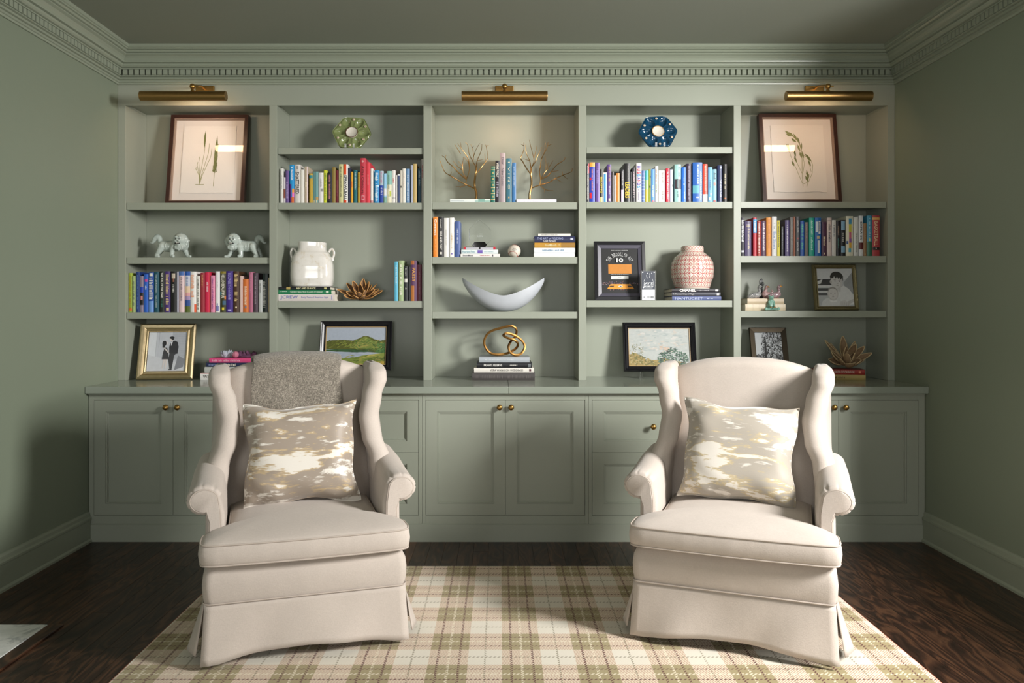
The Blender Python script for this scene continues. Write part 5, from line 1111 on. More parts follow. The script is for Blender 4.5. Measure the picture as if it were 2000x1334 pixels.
for k in range(60): s2.append((r.choice(('77764a', '5f603a', '8a8458')), ell(r.uniform(.03, .24), r.uniform(.28, .58), .007, .009, 6)))
for k in range(420):
    a = r.uniform(0, 6.28); q = math.sqrt(r.random()); x, y = .72+.25*q*math.cos(a), .18+.27*q*math.sin(a)*(1+.15*math.sin(a*5))
    if y > .02 and x < .97: s2.append((r.choice(('2c443a', '3a5749', '4d6b59', '5f7a68', '243229', '3f5a44')), ell(x, y, r.uniform(.008, .018), r.uniform(.008, .020), 7)))
painting('black framed landscape painting of trees under a pale cloudy sky', 1289, 5.005, PZ(726.5, 5.0), 0.470, 0.322, math.radians(12), math.radians(-1.5), s2, 'cloudy trees painting')

# ------------------------------------------------------------------ oyster plates
def plate(label, px, py, zb, col, dark, roll):
    d = 4.935; t = thing('oyster_plate', label, 'plate', (PX(px, d), d-0.028, zb+0.0045), 0, 'pair of oyster plates', -math.radians(20)); R0 = 0.1275; hz = 0.108
    gl = mat(col, 0.12, vary=0.18, scale=25, coat=0.6); NR, NT_ = 22, 108; rings = []
    def Rt(th): f = (math.degrees(th) % 60)-30; c_ = math.cos(PI/6)/math.cos(math.radians(f)); return R0*(c_**0.9-0.030*max(0, (abs(f)-22)/8)**2)
    def hgt(r_, th):
        h = 0.004*r_**3-0.010*max(0, (r_-.93)/.07)**2
        for k in range(6):
            c = math.radians(60*k); x, y = r_*math.cos(th)-.64*math.cos(c), r_*math.sin(th)-.64*math.sin(c)
            u, v = x*math.cos(c)+y*math.sin(c), -x*math.sin(c)+y*math.cos(c); q = math.hypot(u/.275, v/(.205+.12*u))
            if q < 1: h -= 0.014*(1-q*q)**1.1
            elif q < 1.25: h += 0.003*(1-abs(q-1.12)/.13) if abs(q-1.12) < .13 else 0
        return h
    for i in range(NR+1):
        r_ = max(i/NR, .004); rings.append([(Rt(th)*r_*math.cos(th+roll), -0.014-hgt(r_, th), hz+Rt(th)*r_*math.sin(th+roll)) for th in [2*PI*k/NT_ for k in range(NT_)]])
    bk_ = [[(x*s, y2, hz+(z-hz)*s) for x, y, z in rings[-1]] for s, y2 in ((1.0, -0.018), (.85, -0.006), (.5, 0.0), (.02, 0.0))]
    M().loft(rings+bk_).build('dish', gl, t, smooth=True, angle=70)
    c = M(); c.loft([[(q*math.cos(2*PI*k/32), -y, hz+q*math.sin(2*PI*k/32)) for k in range(32)] for q, y in ((.037, .010), (.037, .0225), (.034, .024), (.028, .020), (.001, .018))]); c.build('centre_well', mat('d9d3c6', 0.15, coat=0.5), t, smooth=True)
    rim = M(); rim.tube([(.0375*math.cos(2*PI*k/32), -.0235, hz+.0375*math.sin(2*PI*k/32)) for k in range(32)], 0.0022, 6, closed=True); rim.build('rim', mat(dark, 0.2), t, smooth=True)
    for k in range(6):
        a = math.radians(30+60*k)+roll; x, z = .094*math.cos(a), hz+.094*math.sin(a); f = M()
        for j in range(5): f.ball((x+.0042*math.cos(j*1.257), -0.022, z+.0042*math.sin(j*1.257)), (.0042, .003, .0042), 8, 5)
        f.build('flower', mat('d9c8b0', 0.3), t, smooth=True); g = M(); g.ball((x, -0.0245, z), .0022, 6, 4); g.build('flower_centre', mat('8a4a3a', 0.4), t)
    s = thing('plate_stand', 'clear acrylic stand holding the '+label.split()[1]+' plate', 'plate stand', (PX(px, d), d-0.05, zb+0.0005), 0, 'clear plate stands')
    for sx in (-.026, .026):
        m = M(); m.box(sx-.006, sx+.006, -.032, -.028, 0, .026); m.box(sx-.006, sx+.006, -.028, .035, 0, .0035); m.build('support', NT('clear_acrylic_stand').set(Base_Color=(.95, .96, .97), Roughness=0.08, Transmission_Weight=0.75, IOR=1.3), s)
plate('glossy green oyster plate with pale flowers on the top shelf', 687.5, 256.7, SHELF[(1, 0)], '7b8656', '5a3a2a', math.radians(-4))
plate('glossy blue oyster plate with pale flowers on the top shelf', 1284.6, 254.3, SHELF[(3, 0)], '0e3a55', 'b08a50', math.radians(3))

# ------------------------------------------------------------------ vase, jar, bowl
def vase():
    d = 4.985; t = thing('two_handled_vase', 'cream crackle-glazed square vase with two small loop handles', 'vase', (PX(610.5, d), d, Z['vase']+0.001), math.radians(7))
    nt = NT('cream_crackle_glaze'); xyz, v = nt.coords(); n = nt.noise(v, 14, 5, 0.7); n2 = nt.noise(v, 45, 3)
    nt.set(Base_Color=nt.ramp(n*0.7+n2*0.3, [(0.30, hexc('8a7458')), (0.37, hexc('cfc4b0')), (0.45, hexc('dedad2')), (0.7, hexc('e6e2dc'))]), Roughness=0.12); nt.b.inputs['Coat Weight'].default_value = .5
    k = 4.985/1512; P = [(0, 36), (1.5, 39), (20, 41), (40, 40.5), (55, 38), (64, 34), (70, 28.5), (74, 26.8), (80, 26.6), (87, 27.2)]
    P = [(z*k, w_*k) for z, w_ in P]; fine = []
    for i in range(41): z = P[-1][0]*i/40; fine.append((z, lerp_table(P, z)))
    rings = [[(x, y*0.82, z-0.003*(x/0.09)*(z/.287)**6) for x, y in sup(w_, w_, 48, 3.6)] for z, w_ in fine]
    rings += [[(x, y*.82, z-0.003*(x/0.09)) for x, y in sup(w_, w_, 48, 3.6)] for z, w_ in ((fine[-1][0], .078), (fine[-1][0]-.05, .074), (fine[-1][0]-.09, .005))]
    M().loft(rings).build('body', nt.m, t, smooth=True, angle=70)
    for s in (-1, 1):
        h = M(); h.tube(smoothpath([(s*.103, 0, .225), (s*.113, 0, .243), (s*.125, 0, .246), (s*.134, 0, .232), (s*.135, 0, .212), (s*.130, 0, .192), (s*.122, 0, .178)], 4), 0.0075, 10); h.ball((s*.127, 0, .176), .009, 8, 6); h.build('handle', nt.m, t, smooth=True)
vase()
def jar():
    d = 4.985; t = thing('ginger_jar', 'round lidded ginger jar with a red and cream lattice pattern', 'jar', (PX(1352, d), d, Z['jar']+0.001))
    nt = NT('red_lattice_porcelain'); (x, y, z), v = nt.coords()
    th = nt.math('ARCTAN2', y, x); u = th*(15/(2*PI)); q = z*17.5
    # lattice of interlocking circles with a diamond in each eye
    A = (u+q+50.0); B = (u-q+50.31)
    fu, fv = A.fract(), B.fract(); ln = None
    for cx in (0.0, 1.0):
        for cy in (0.0, 1.0):
            dd = nt.math('SQRT', (fu-cx)*(fu-cx)+(fv-cy)*(fv-cy)); l = (dd-0.707).abs().lt(0.045); ln = l if ln is None else ln.max(l)
    du, dv = (fu-0.5).abs(), (fv-0.5).abs(); eye = nt.math('MINIMUM', fu, 1.0-fu).max(nt.math('MINIMUM', fv, 1.0-fv)).lt(0.15)
    f = ln.max(eye); n = nt.noise(v, 40, 3)
    f = f*z.lt(0.238)*z.gt(0.016)+z.near(0.010, 0.003)
    nt.set(Base_Color=nt.mix(f*(n*0.5+0.6), hexc('d8d2c4'), hexc('b23a42')), Roughness=0.14); nt.b.inputs['Coat Weight'].default_value = .6
    k = 4.985/1512; P = [(0, 32.5), (2, 33.5), (10, 36), (25, 40.5), (38, 41.5), (50, 40), (60, 35.5), (67, 28), (71, 22.5), (74, 21)]
    pr = [(lerp_table([(a_*k, b_*k) for a_, b_ in P], 74*k*i/40), 74*k*i/40) for i in range(41)]
    M().lathe([(.02, 0)]+pr, n=64).build('body', nt.m, t, smooth=True)
    n2 = NT('red_trellis_lid'); (x, y, z), v = n2.coords(); th = n2.math('ARCTAN2', y, x)*(22/(2*PI)); w1 = (th+z*60.0).fract().lt(.16).max((th-z*60.0).fract().lt(.16))
    n2.set(Base_Color=n2.mix(w1, hexc('d8d2c4'), hexc('b8454a')), Roughness=0.14)
    lid = [(.066, .243), (.071, .2435), (.072, .247), (.071, .268), (.067, .274), (.045, .277), (.001, .278)]
    M().lathe(lid, n=64).build('lid', n2.m, t, smooth=True)
jar()
def bowl():
    d = 4.96; t = thing('crescent_bowl', 'pale grey crescent moon shaped bowl with pointed tips', 'bowl', (PX(983, d), d, SHELF[(2, 2)]+0.0005)); k = d/1512
    out_ = [(-80, 66), (-74, 50), (-66, 36), (-55, 22), (-42, 11), (-28, 4), (-14, .5), (0, 0), (14, .5), (28, 4), (42, 11), (55, 22), (66, 36), (75, 50), (80, 66)]
    inn = [(-80, 66.5), (-60, 55), (-40, 43), (-20, 34), (0, 31), (20, 34), (40, 43), (60, 55), (80, 66.5)]
    N = 48; rings = []
    for i in range(N+1):
        a = -80+160*i/N; a = max(-79.9, min(79.9, 80*math.sin(PI/2*a/80)))
        q_ = abs(a)/80; zt = 31+35.5*q_**1.55; zb = 72*(.6*(1-math.sqrt(max(0, 1-.98*q_*q_)))+.4*q_**2.5)*(1-.08*q_**6); zt = max(zt, zb+.4); h = zt-zb; dy = 26*(1-(a/80)**2)**.75+.6
        ring = []
        for j in range(15): q = PI*j/14; ring.append((a*k, dy*k*math.cos(q), (zt-h*math.sin(q)**.6*(1 if True else 0))*k))
        for j in range(1, 8): q = PI*j/8; ring.append((a*k, -dy*k*.9*math.cos(q), (zt-h*.55*math.sin(q))*k))
        rings.append(ring)
    M().loft(rings).build('shell', mat('b4b8be', 0.45, vary=0.05), t, smooth=True, angle=50)
def lerp_lin(tab, x):
    for (a, va), (b, vb) in zip(tab, tab[1:]):
        if x <= b: t = (x-a)/(b-a); return va+(vb-va)*t
    return tab[-1][1]
bowl()
# ------------------------------------------------------------------ gold branch trees
def gold_tree(label, zb, base, trunk, branches, seed):
    d = 4.985; r = random.Random(seed); cv = lambda p: ((855+p[0]/7.407), (260+p[1]/7.407))
    bxp = cv(base); t = thing('branch_tree', label, 'sculpture', (PX(bxp[0], d), d, zb), 0, 'pair of gold branch trees'); k = d/1512
    def P(p):
        x, z = (cv(p)[0]-bxp[0])*k, (bxp[1]-cv(p)[1])*k; return (x, min(1, z/.1)*(.034*math.sin(x*31+seed)+.022*math.sin(z*27+x*14)-.02*math.sin(seed)), z)
    tp = smoothpath([P(p) for p in trunk], 5); n = len(tp); M().tube(tp, [0.0085-0.0040*i/(n-1) for i in range(n)], 8).ball((0, 0, 0.004), (.012, .012, .004), 10, 5).build('trunk', GOLD, t, smooth=True)
    for b in branches:
        pts = smoothpath([P(p) for p in b], 4); n = len(pts); r0 = .0046 if len(b) > 5 else .0034 if len(b) > 3 else .0024
        M().tube(pts, [r0*(1-.62*i/(n-1)) for i in range(n)], 6).build('branch', GOLD, t, smooth=True)
gold_tree('small gold bare branch tree on the marbled white book', Z['treeL'], (550, 940), [(550, 940), (558, 830), (530, 690), (550, 550), (558, 470), (555, 445)], [
 [(530, 745), (400, 680), (270, 625), (170, 565), (100, 510), (60, 420), (25, 335)], [(400, 680), (410, 600), (370, 530), (360, 420), (370, 290)], [(410, 610), (445, 530), (455, 440), (430, 350), (370, 285)],
 [(405, 605), (300, 530), (240, 470), (150, 390), (110, 320), (65, 285)], [(395, 695), (330, 720), (260, 730)], [(340, 715), (315, 755)], [(350, 490), (270, 430), (230, 380)], [(555, 450), (500, 340), (450, 230), (430, 110), (395, 75)], [(455, 430), (430, 290), (350, 180), (285, 105)],
 [(335, 150), (330, 85)], [(510, 330), (515, 230), (475, 100)], [(490, 155), (520, 130)], [(515, 280), (550, 190), (610, 120)], [(560, 430), (575, 330), (630, 220), (640, 135)], [(560, 550), (640, 450), (710, 350), (725, 290), (695, 145)], [(700, 165), (740, 150)], [(570, 350), (650, 340)],
 [(330, 250), (265, 150), (245, 115)], [(185, 570), (205, 520)], [(355, 440), (300, 370)], [(690, 370), (680, 260)], [(110, 330), (125, 280)]], 3)
gold_tree('small gold bare branch tree on the plain lilac white book', Z['treeR'], (1330, 940), [(1330, 940), (1330, 830), (1355, 690), (1345, 560), (1350, 470), (1348, 455)], [
 [(1355, 745), (1480, 690), (1600, 660), (1700, 610), (1810, 555), (1940, 490), (1955, 440)], [(1480, 690), (1490, 600), (1475, 500), (1490, 420), (1510, 290), (1580, 160), (1600, 70)], [(1500, 600), (1540, 520), (1610, 430), (1670, 340)],
 [(1495, 605), (1600, 550), (1650, 490), (1720, 410), (1820, 350), (1835, 310)], [(1485, 695), (1550, 750), (1620, 775), (1670, 780)], [(1550, 750), (1552, 800)], [(1345, 560), (1280, 470), (1225, 350), (1200, 300), (1245, 190), (1245, 90)], [(1345, 460), (1330, 350), (1280, 230), (1265, 120)],
 [(1350, 455), (1395, 340), (1360, 200), (1320, 60)], [(1360, 440), (1410, 360), (1450, 260), (1510, 140)], [(1500, 300), (1550, 200), (1560, 70)], [(1395, 300), (1420, 200), (1435, 130)], [(1570, 450), (1575, 370), (1560, 260)], [(1590, 430), (1605, 350)],
 [(1710, 610), (1705, 555)], [(1710, 615), (1800, 670)], [(1810, 555), (1805, 500)], [(1815, 555), (1890, 600)], [(1330, 350), (1240, 310)], [(1650, 490), (1750, 490)], [(1600, 120), (1650, 105)], [(1245, 130), (1205, 100)]], 5)
# bronze knot
def knot():
    d = 4.955; t = thing('knot_sculpture', 'bronze looped knot sculpture on a stack of books', 'sculpture', (PX(984, d), d, Z['knot']+0.0005)); k = d/1512
    pts = [(710, 450, -.01), (718, 350, -.012), (790, 270, -.012), (940, 222, -.006), (1060, 202, 0), (1124, 250, .012), (1108, 340, .022), (1050, 405, .012), (1022, 470, -.014), (1042, 540, -.022), (1110, 577, -.018), (1188, 555, -.006), (1232, 470, .008), (1188, 385, .012), (1090, 318, .004), (995, 296, -.008), (958, 322, -.020), (1005, 352, -.026), (1090, 380, -.022), (1142, 432, -.004), (1110, 500, .014), (1000, 558, .012), (870, 572, .0), (772, 542, -.004)]
    P = [((840+a/6.667-984)*k, y, (699-(610+b/6.667))*k+.004) for a, b, y in pts]; sec = [(-.0125, -.008), (.0125, -.008), (.0145, 0), (.0125, .008), (-.0125, .008), (-.0145, 0)]
    path = smoothpath(P, 8, True); m = M(); N = len(path); rings = []
    for i, p in enumerate(path):
        tg = (path[(i+1) % N]-path[i-1]).normalized(); b = Vector((0, 1, 0)); b = (b-tg*b.dot(tg)).normalized(); a = tg.cross(b); rings.append([p+b*s[0]+a*s[1]*.92 for s in sec])
    m.loft(rings, loop=True); zmin = min(v[2] for v in m.v); m.v = [(a, b, c-zmin) for a, b, c in m.v]
    m.build('loop', brass('antique_bronze', '8a6638', 0.36), t, smooth=True, angle=30)
knot()
# ------------------------------------------------------------------ dried pods
POD_O = mat('7a5a3c', 0.75, vary=0.35, scale=60); POD_R = mat('cf9a5a', 0.7, vary=0.25, scale=60)
POD_O2 = mat('94795a', 0.75, vary=0.35, scale=60); POD_R2 = mat('cfb78e', 0.7, vary=0.25, scale=60)
def pods(label, px, d, zb, items, S, mo, mr, tilt=0):
    t = thing('dried_pod_bloom', label, 'dried flower', (PX(px, d), d, zb), 0, 'dried pod blooms')
    M().ball((0, 0, .026), (.028, .028, .022), 12, 8).build('core', mo, t, smooth=True)
    allz = []
    for (az, el, L, wd, open_) in items:
        L *= S; wd *= S; dirv = Vector((math.sin(az)*math.cos(el), -math.cos(az)*math.cos(el), math.sin(el))); side = dirv.cross(Vector((0, 0, 1)));
        side = side.normalized() if side.length > .1 else Vector((1, 0, 0)); up = side.cross(dirv).normalized()     # opening faces up / inwards
        if abs(az) < 1.9: up = Vector((0, -.75, .65)); up = (up-dirv*up.dot(dirv)).normalized(); side = dirv.cross(up)
        o0 = Vector((0, 0, .022))+dirv*.010; rows = []; rim1, rim2 = [], []; n = 10
        for i in range(n+1):
            q = i/n; w_ = wd*(math.sin(PI*min(1, q*.93+.05)))**.75; c = o0+dirv*(L*q)+up*(L*.10*q*q)
            row_ = [c+side*(w_*math.cos(a))-up*(w_*open_*math.sin(a)) for a in [PI*j/8 for j in range(9)]]; rows.append(row_); rim1.append(row_[0]); rim2.append(row_[-1])
        m = M(); nn = 9; m.add([p for r_ in rows for p in r_], [(i*nn+j, i*nn+j+1, (i+1)*nn+j+1, (i+1)*nn+j) for i in range(n) for j in range(8)])
        o = m.build('pod', mo, t, smooth=True, angle=180); s = o.modifiers.new('thickness', 'SOLIDIFY'); s.thickness = .0025; s.offset = 0; allz += [v[2] for v in m.v]
        M().tube(rim1+rim2[::-1], .0026*S/.1, 6, closed=True).build('pod_rim', mr, o, smooth=True)
    t.location.z += max(0, .0062-min(allz))
r = random.Random(21)
it = [(r_az, el, L, w_, .8) for r_az, el, L, w_ in ((0.0, .35, .75, .24), (.55, .45, .9, .22), (-.5, .50, .85, .22), (1.1, .35, 1.2, .21), (-1.15, .30, 1.0, .2), (1.75, .40, 1.25, .2), (-1.7, .28, 1.65, .15), (2.4, .7, 1.2, .2), (-2.4, .75, 1.2, .2), (3.1, .95, 1.45, .22), (.2, .95, 1.1, .2), (-.7, .95, 1.3, .2), (.95, .85, 1.3, .19), (1.55, .25, 1.5, .17), (-1.3, .75, 1.3, .18), (.4, .05, .8, .2), (-.4, .06, .8, .2), (1.2, .06, 1.05, .18), (-1.2, .05, 1.1, .18), (2.0, .62, 1.35, .17))]
pods('tan star-like bloom of dried seed pods between the vase and books', 705, 4.975, SHELF[(1, 2)]+0.001, it, .092, POD_O, POD_R)
it2 = [(az, el, L, w_, .8) for az, el, L, w_ in ((.05, -.05, .75, .32), (.75, .15, .85, .28), (-.75, .2, .95, .26), (-1.35, .12, 1.15, .24), (1.35, .35, 1.45, .2), (1.6, .12, 1.0, .2), (-1.35, .55, 1.2, .26), (-1.45, .72, 1.9, .14), (-.5, 1.0, 1.2, .22), (.5, 1.05, 1.3, .22), (2.2, .8, 1.5, .2), (3.0, 1.1, 1.6, .22), (-2.4, .8, 1.4, .2), (0.3, .6, .9, .3), (-.3, .55, .85, .28), (1.1, .75, 1.35, .2))]
pods('spiky brown bloom of dried seed pods on the cookbooks', 1652, 4.955, Z['pod']+0.003, it2, .106, POD_O2, POD_R2)
# ------------------------------------------------------------------ crystals
def crystal(label, cat, px, py0, d, zb, n, S, spread, col, seed, trans=0.0, rough=0.12):
    t = thing('crystal_cluster', label, cat, (PX(px, d), d, zb+0.0006), 0, 'crystals on the pink book'); r = random.Random(seed)
    mt = NT('mineral_'+col).set(Base_Color=hexc(col), Roughness=rough, Transmission_Weight=trans, IOR=1.5)
    b = M(); b.lathe([(S*.3, 0), (spread, 0.001), (spread*.85, S*.22), (S*.2, S*.4)], n=9); b.v = [(x, y*.7, z) for x, y, z in b.v]; b.build('matrix', mt, t)
    for k in range(n):
        a = r.uniform(-1, 1); x = a*spread*.85; y = r.uniform(-.8, .5)*spread*.6; tl = a*.35+r.uniform(-.5, .5); L = S*r.uniform(.35, .85)*(1-.25*abs(a)); w_ = S*r.uniform(.12, .22); dv = Vector((math.sin(tl), r.uniform(-.5, .3), math.cos(tl))).normalized(); u = dv.orthogonal().normalized(); v = dv.cross(u); o0 = Vector((x, y, S*.12))
        m = M(); ph = r.uniform(0, 1); hexr = lambda q, s: [o0+dv*(L*q)+u*(w_*s*math.cos(PI/3*j+ph))+v*(w_*s*math.sin(PI/3*j+ph)) for j in range(6)]
        m.loft([hexr(0, .9), hexr(.72, 1), hexr(1, .05)]); m.build('crystal_point', mt, t)
crystal('clear and bluish quartz crystal cluster beside the amethyst', 'crystal', 443.5, 0, 4.95, Z['cryst'], 20, .060, .030, 'cdd2de', 3, .35)
crystal('purple amethyst cluster beside the pink stone', 'crystal', 482, 0, 4.975, Z['cryst'], 46, .055, .060, '6a4560', 9, .15, .18)
tp = thing('pink_stone', 'round faceted pink quartz stone in front of the amethyst', 'crystal', (PX(460, 4.915), 4.915, Z['cryst']+0.0006)); M().ball((0, 0, .0205), .021, 9, 6).build('stone', NT('rose_quartz').set(Base_Color=hexc('d98aa0'), Roughness=0.15, Transmission_Weight=0.3), tp)
# ------------------------------------------------------------------ glass award, baseball
def award():
    d = 4.945; k = d/1512; t = thing('glass_award', 'clear faceted glass award with a black base on stacked books', 'award', (PX(936.5, d), d, Z['award']+0.0006)); q = lambda a, b: ((a/6.063+840-936.5)*k, (481-(b/6.063+400))*k)
    body = [q(590, 152), q(712, 262), q(722, 285), q(722, 410), q(700, 425), q(640, 478), q(530, 478), q(500, 470), q(455, 412), q(455, 268)]
    M().prism(body, -.016, .016).build('plaque', GLASS, t, bevel=.005, seg=1)
    bs = [q(500, 465), q(530, 427), q(645, 427), q(676, 462), q(652, 489), q(520, 489)]; m = M(); m.prism(bs, -.030, -.0175); mn = min(v[2] for v in m.v)
    m.prism([(-.022, mn), (.022, mn), (.022, mn+.012), (-.022, mn+.012)], -.0175, .03)
    o = m.build('base', mat('0b0b0c', .06, vary=.1, coat=1.0), t, bevel=.002, seg=1)
    for c in t.children: c.location.z = -mn
    g = M(); rr_ = random.Random(1)
    for i, (zz, L) in enumerate(((.085, .03), (.075, .042), (.068, .036))): marks(g, (0.004, -.0172, zz-mn), (1, 0, 0), (0, 0, 1), L, .004, rr_)
    g.build('etched_lettering', mat('c4cac4', .6), t)
award()
def baseball():
    d = 4.915; R = 12.5*d/1512; t = thing('baseball', 'signed white baseball with red stitching on the shelf', 'ball', (PX(1004.4, d), d, SHELF[(2, 1)]+0.0005)); c = Vector((0, 0, R))
    M().ball(c, R, 32, 20).build('leather', mat('d6cdc0', .5, vary=.05, bump=.1, scale=200), t, smooth=True)
    cur = []
    for i in range(120):
        a = 2*PI*i/120; v = Vector((math.cos(a)*.84+math.cos(3*a)*.16, math.sin(a)*.84-math.sin(3*a)*.16, .77*math.sin(2*a))).normalized(); v = Matrix.Rotation(1.0, 3, 'X') @ (Matrix.Rotation(.5, 3, 'Z') @ v); cur.append(c+v*R*1.003)
    M().tube(cur, .0007, 5, closed=True).build('seam', mat('a8433a', .6), t)
    s = M()
    for i in range(0, 120, 2):
        tg = (cur[(i+1) % 120]-cur[i-1]).normalized(); nn = (cur[i]-c).normalized(); b = tg.cross(nn); s.tube([cur[i]-b*.003+nn*.0003, cur[i]+b*.003+nn*.0003], .0006, 4)
    o = s.build('stitching', mat('b03a34', .6), t); o['kind'] = 'stuff'
    g = M(); rr_ = random.Random(3)
    for zz, L in ((.006, .030), (-.003, .024), (.013, .016)):
        x = -L/2
        while x < L/2:
            p = Vector((x, -1, 0)); yy = -math.sqrt(max(1e-6, R*R-x*x-zz*zz))-.0006; wd = .0022; h = rr_.choice((.003, .0045)); g.add([(x, yy, R+zz), (x+wd, yy, R+zz), (x+wd, yy, R+zz+h), (x, yy, R+zz+h)], [(0, 1, 2, 3)]); x += wd+.0015
    g.build('signature', mat('2a2a2c', .6), t)
baseball()
# ------------------------------------------------------------------ porcelain animals (one skin each)
def skin(name, m, mt, par, vox=.003, sm=4):
    zm = min(v[2] for v in m.v)-0.0005; par['lift'] = zm; m.v = [(a, b, c-zm) for a, b, c in m.v]
    o = m.build(name, mt, par, smooth=True, angle=180); r_ = o.modifiers.new('skin', 'REMESH'); r_.mode = 'VOXEL'; r_.voxel_size = vox; r_.use_smooth_shade = True
    s = o.modifiers.new('smooth', 'SMOOTH'); s.iterations = sm; s.factor = .5; return o
def lion(label, px, d, flip, turn):
    k = d/1512; t = thing('lion_figurine', label, 'figurine', (PX(px, d), d, SHELF[(0, 1)]+0.0005), 0, 'pair of white porcelain lions')
    s = -1 if flip else 1; PW_ = mat('b3bdb6', .12, vary=.06, scale=40, coat=.5); m = M(); V3 = lambda x, y, z: Vector((s*x, y, z))
    def cap(pts, rs):
        P = smoothpath([V3(*p) for p in pts], 5); n = len(P); R_ = [lerp_lin([(i/(len(rs)-1), q) for i, q in enumerate(rs)], j/(n-1)) for j in range(n)]
        for p, q in zip(P, R_): m.ball(p, q, 10, 7)
    cap([(-.085, .0, .080), (-.03, 0, .078), (.03, 0, .085), (.065, -.005, .088)], [.037, .040, .042, .044])     # trunk
    cap([(-.092, .018, .082), (-.112, .020, .050), (-.128, .022, .026), (-.134, .020, .010)], [.028, .021, .014, .013]); cap([(-.134, .02, .008), (-.120, .012, .008)], [.011, .011])     # hind leg
    cap([(-.085, -.020, .075), (-.100, -.026, .045), (-.116, -.028, .022), (-.120, -.030, .010)], [.028, .020, .014, .013]); cap([(-.122, -.03, .008), (-.104, -.034, .007)], [.012, .010])
    cap([(.010, -.028, .075), (-.002, -.034, .045), (-.006, -.036, .012)], [.026, .019, .015]); cap([(-.008, -.036, .009), (.008, -.044, .008)], [.013, .012])     # near fore leg
    cap([(.060, .010, .075), (.078, .008, .045), (.092, .0, .018), (.104, -.004, .009)], [.026, .019, .014, .011]); cap([(.104, -.004, .008), (.120, -.010, .008)], [.011, .009])
    cap([(-.105, .005, .098), (-.112, .005, .130), (-.128, .005, .140), (-.146, .002, .128), (-.158, 0, .108), (-.170, 0, .100), (-.176, 0, .106)], [.018, .020, .022, .018, .010, .006, .004])     # plume tail
    hx, hy, hz = .055, -.035, .120
    m.ball(V3(hx, hy, hz), (.046, .040, .040), 16, 12); m.ball(V3(hx-.004, hy-.028, hz-.010), (.022, .016, .017), 12, 8)     # head, muzzle
    m.ball(V3(hx, hy+.004, hz+.018), (.039, .036, .028), 12, 8)
    m.ball(V3(hx-.004, hy-.026, hz-.032), (.018, .014, .009), 10, 6); m.ball(V3(hx, hy-.008, hz-.046), (.038, .027, .030), 12, 8)     # jaw, bib
    for ang in range(-135, 136, 18):                                    # curled mane
        a = math.radians(ang+90); m.ball(V3(hx+.047*math.cos(a), hy+.006, hz-.010+.046*math.sin(a)), (.013, .016, .013), 8, 6); m.ball(V3(hx+.040*math.cos(a+.15), hy+.030, hz-.014+.042*math.sin(a+.15)), (.014, .018, .014), 8, 6)
    for q in (-1, 1): m.ball(V3(hx-.004+q*.013, hy-.034, hz+.018), (.012, .008, .006), 8, 6); m.ball(V3(hx-.004+q*.012, hy-.042, hz-.010), (.012, .010, .009), 8, 6)
    m.ball(V3(hx-.004, hy-.046, hz-.002), (.009, .007, .006), 8, 6)
    for q in range(-2, 3): m.ball(V3(hx+q*.012, hy-.024, hz-.052-.006*(2-abs(q))), (.008, .008, .014), 8, 6)
    cap([(hx+.036, hy+.006, hz-.004), (hx+.056, hy+.006, hz-.008), (hx+.066, hy+.006, hz-.006)], [.014, .008, .003]); cap([(hx-.038, hy+.02, hz+.0), (hx-.054, hy+.03, hz-.010), (hx-.060, hy+.034, hz-.030)], [.012, .008, .005])
    for q in range(6): cap([(-.07+.02*q, -.028-.003*(q % 2), .098), (-.075+.02*q, -.036, .080), (-.072+.02*q, -.034, .064)], [.003, .0042, .003])
    skin('body', m, PW_, t, .0026, 2)
    f = M()
    for a, b in ((-.014, .004), (.010, .004)): f.ball(V3(hx-.002+a*1.1, hy-.0405, hz+.008), (.0045, .003, .003), 8, 5)
    f.build('eye', mat('26282a', .3), t, smooth=True)
    f = M(); f.ball(V3(hx-.004, hy-.0425, hz-.0225), (.021, .006, .0055), 10, 6); f.build('mouth', mat('0d0d0e', .4), t, smooth=True)
    f = M()
    for a in (-.009, .001): f.box(*(sorted((s*(hx+a), s*(hx+a+.007)))), hy-.0500, hy-.044, hz-.0225, hz-.0175)
    f.build('teeth', mat('d9d6cc', .3), t)
    f = M()
    for a in (-.008, .0): f.ball(V3(hx+a, hy-.0525, hz-.003), .0018, 6, 4)
    f.build('nostril', mat('3a3a3a', .4), t); t.rotation_euler = (0, 0, turn); t.scale = (.87, .87, .93)
lion('white porcelain lion striding with its curled tail by the shelf side panel', 341, 4.945, False, 0)
lion('white porcelain lion standing with its curled tail by the divider', 472.5, 4.955, True, 0)
def fishnet(name, base, line, sc=260):
    nt = NT(name); (x, y, z), v = nt.coords(); vo = nt.node('ShaderNodeTexVoronoi', feature='DISTANCE_TO_EDGE'); nt.l.new(v, vo.inputs['Vector']); vo.inputs['Scale'].default_value = sc
    nt.set(Base_Color=nt.mix(E(nt, vo.outputs[0]).lt(.12), hexc(base), hexc(line)), Roughness=.15); return nt.m
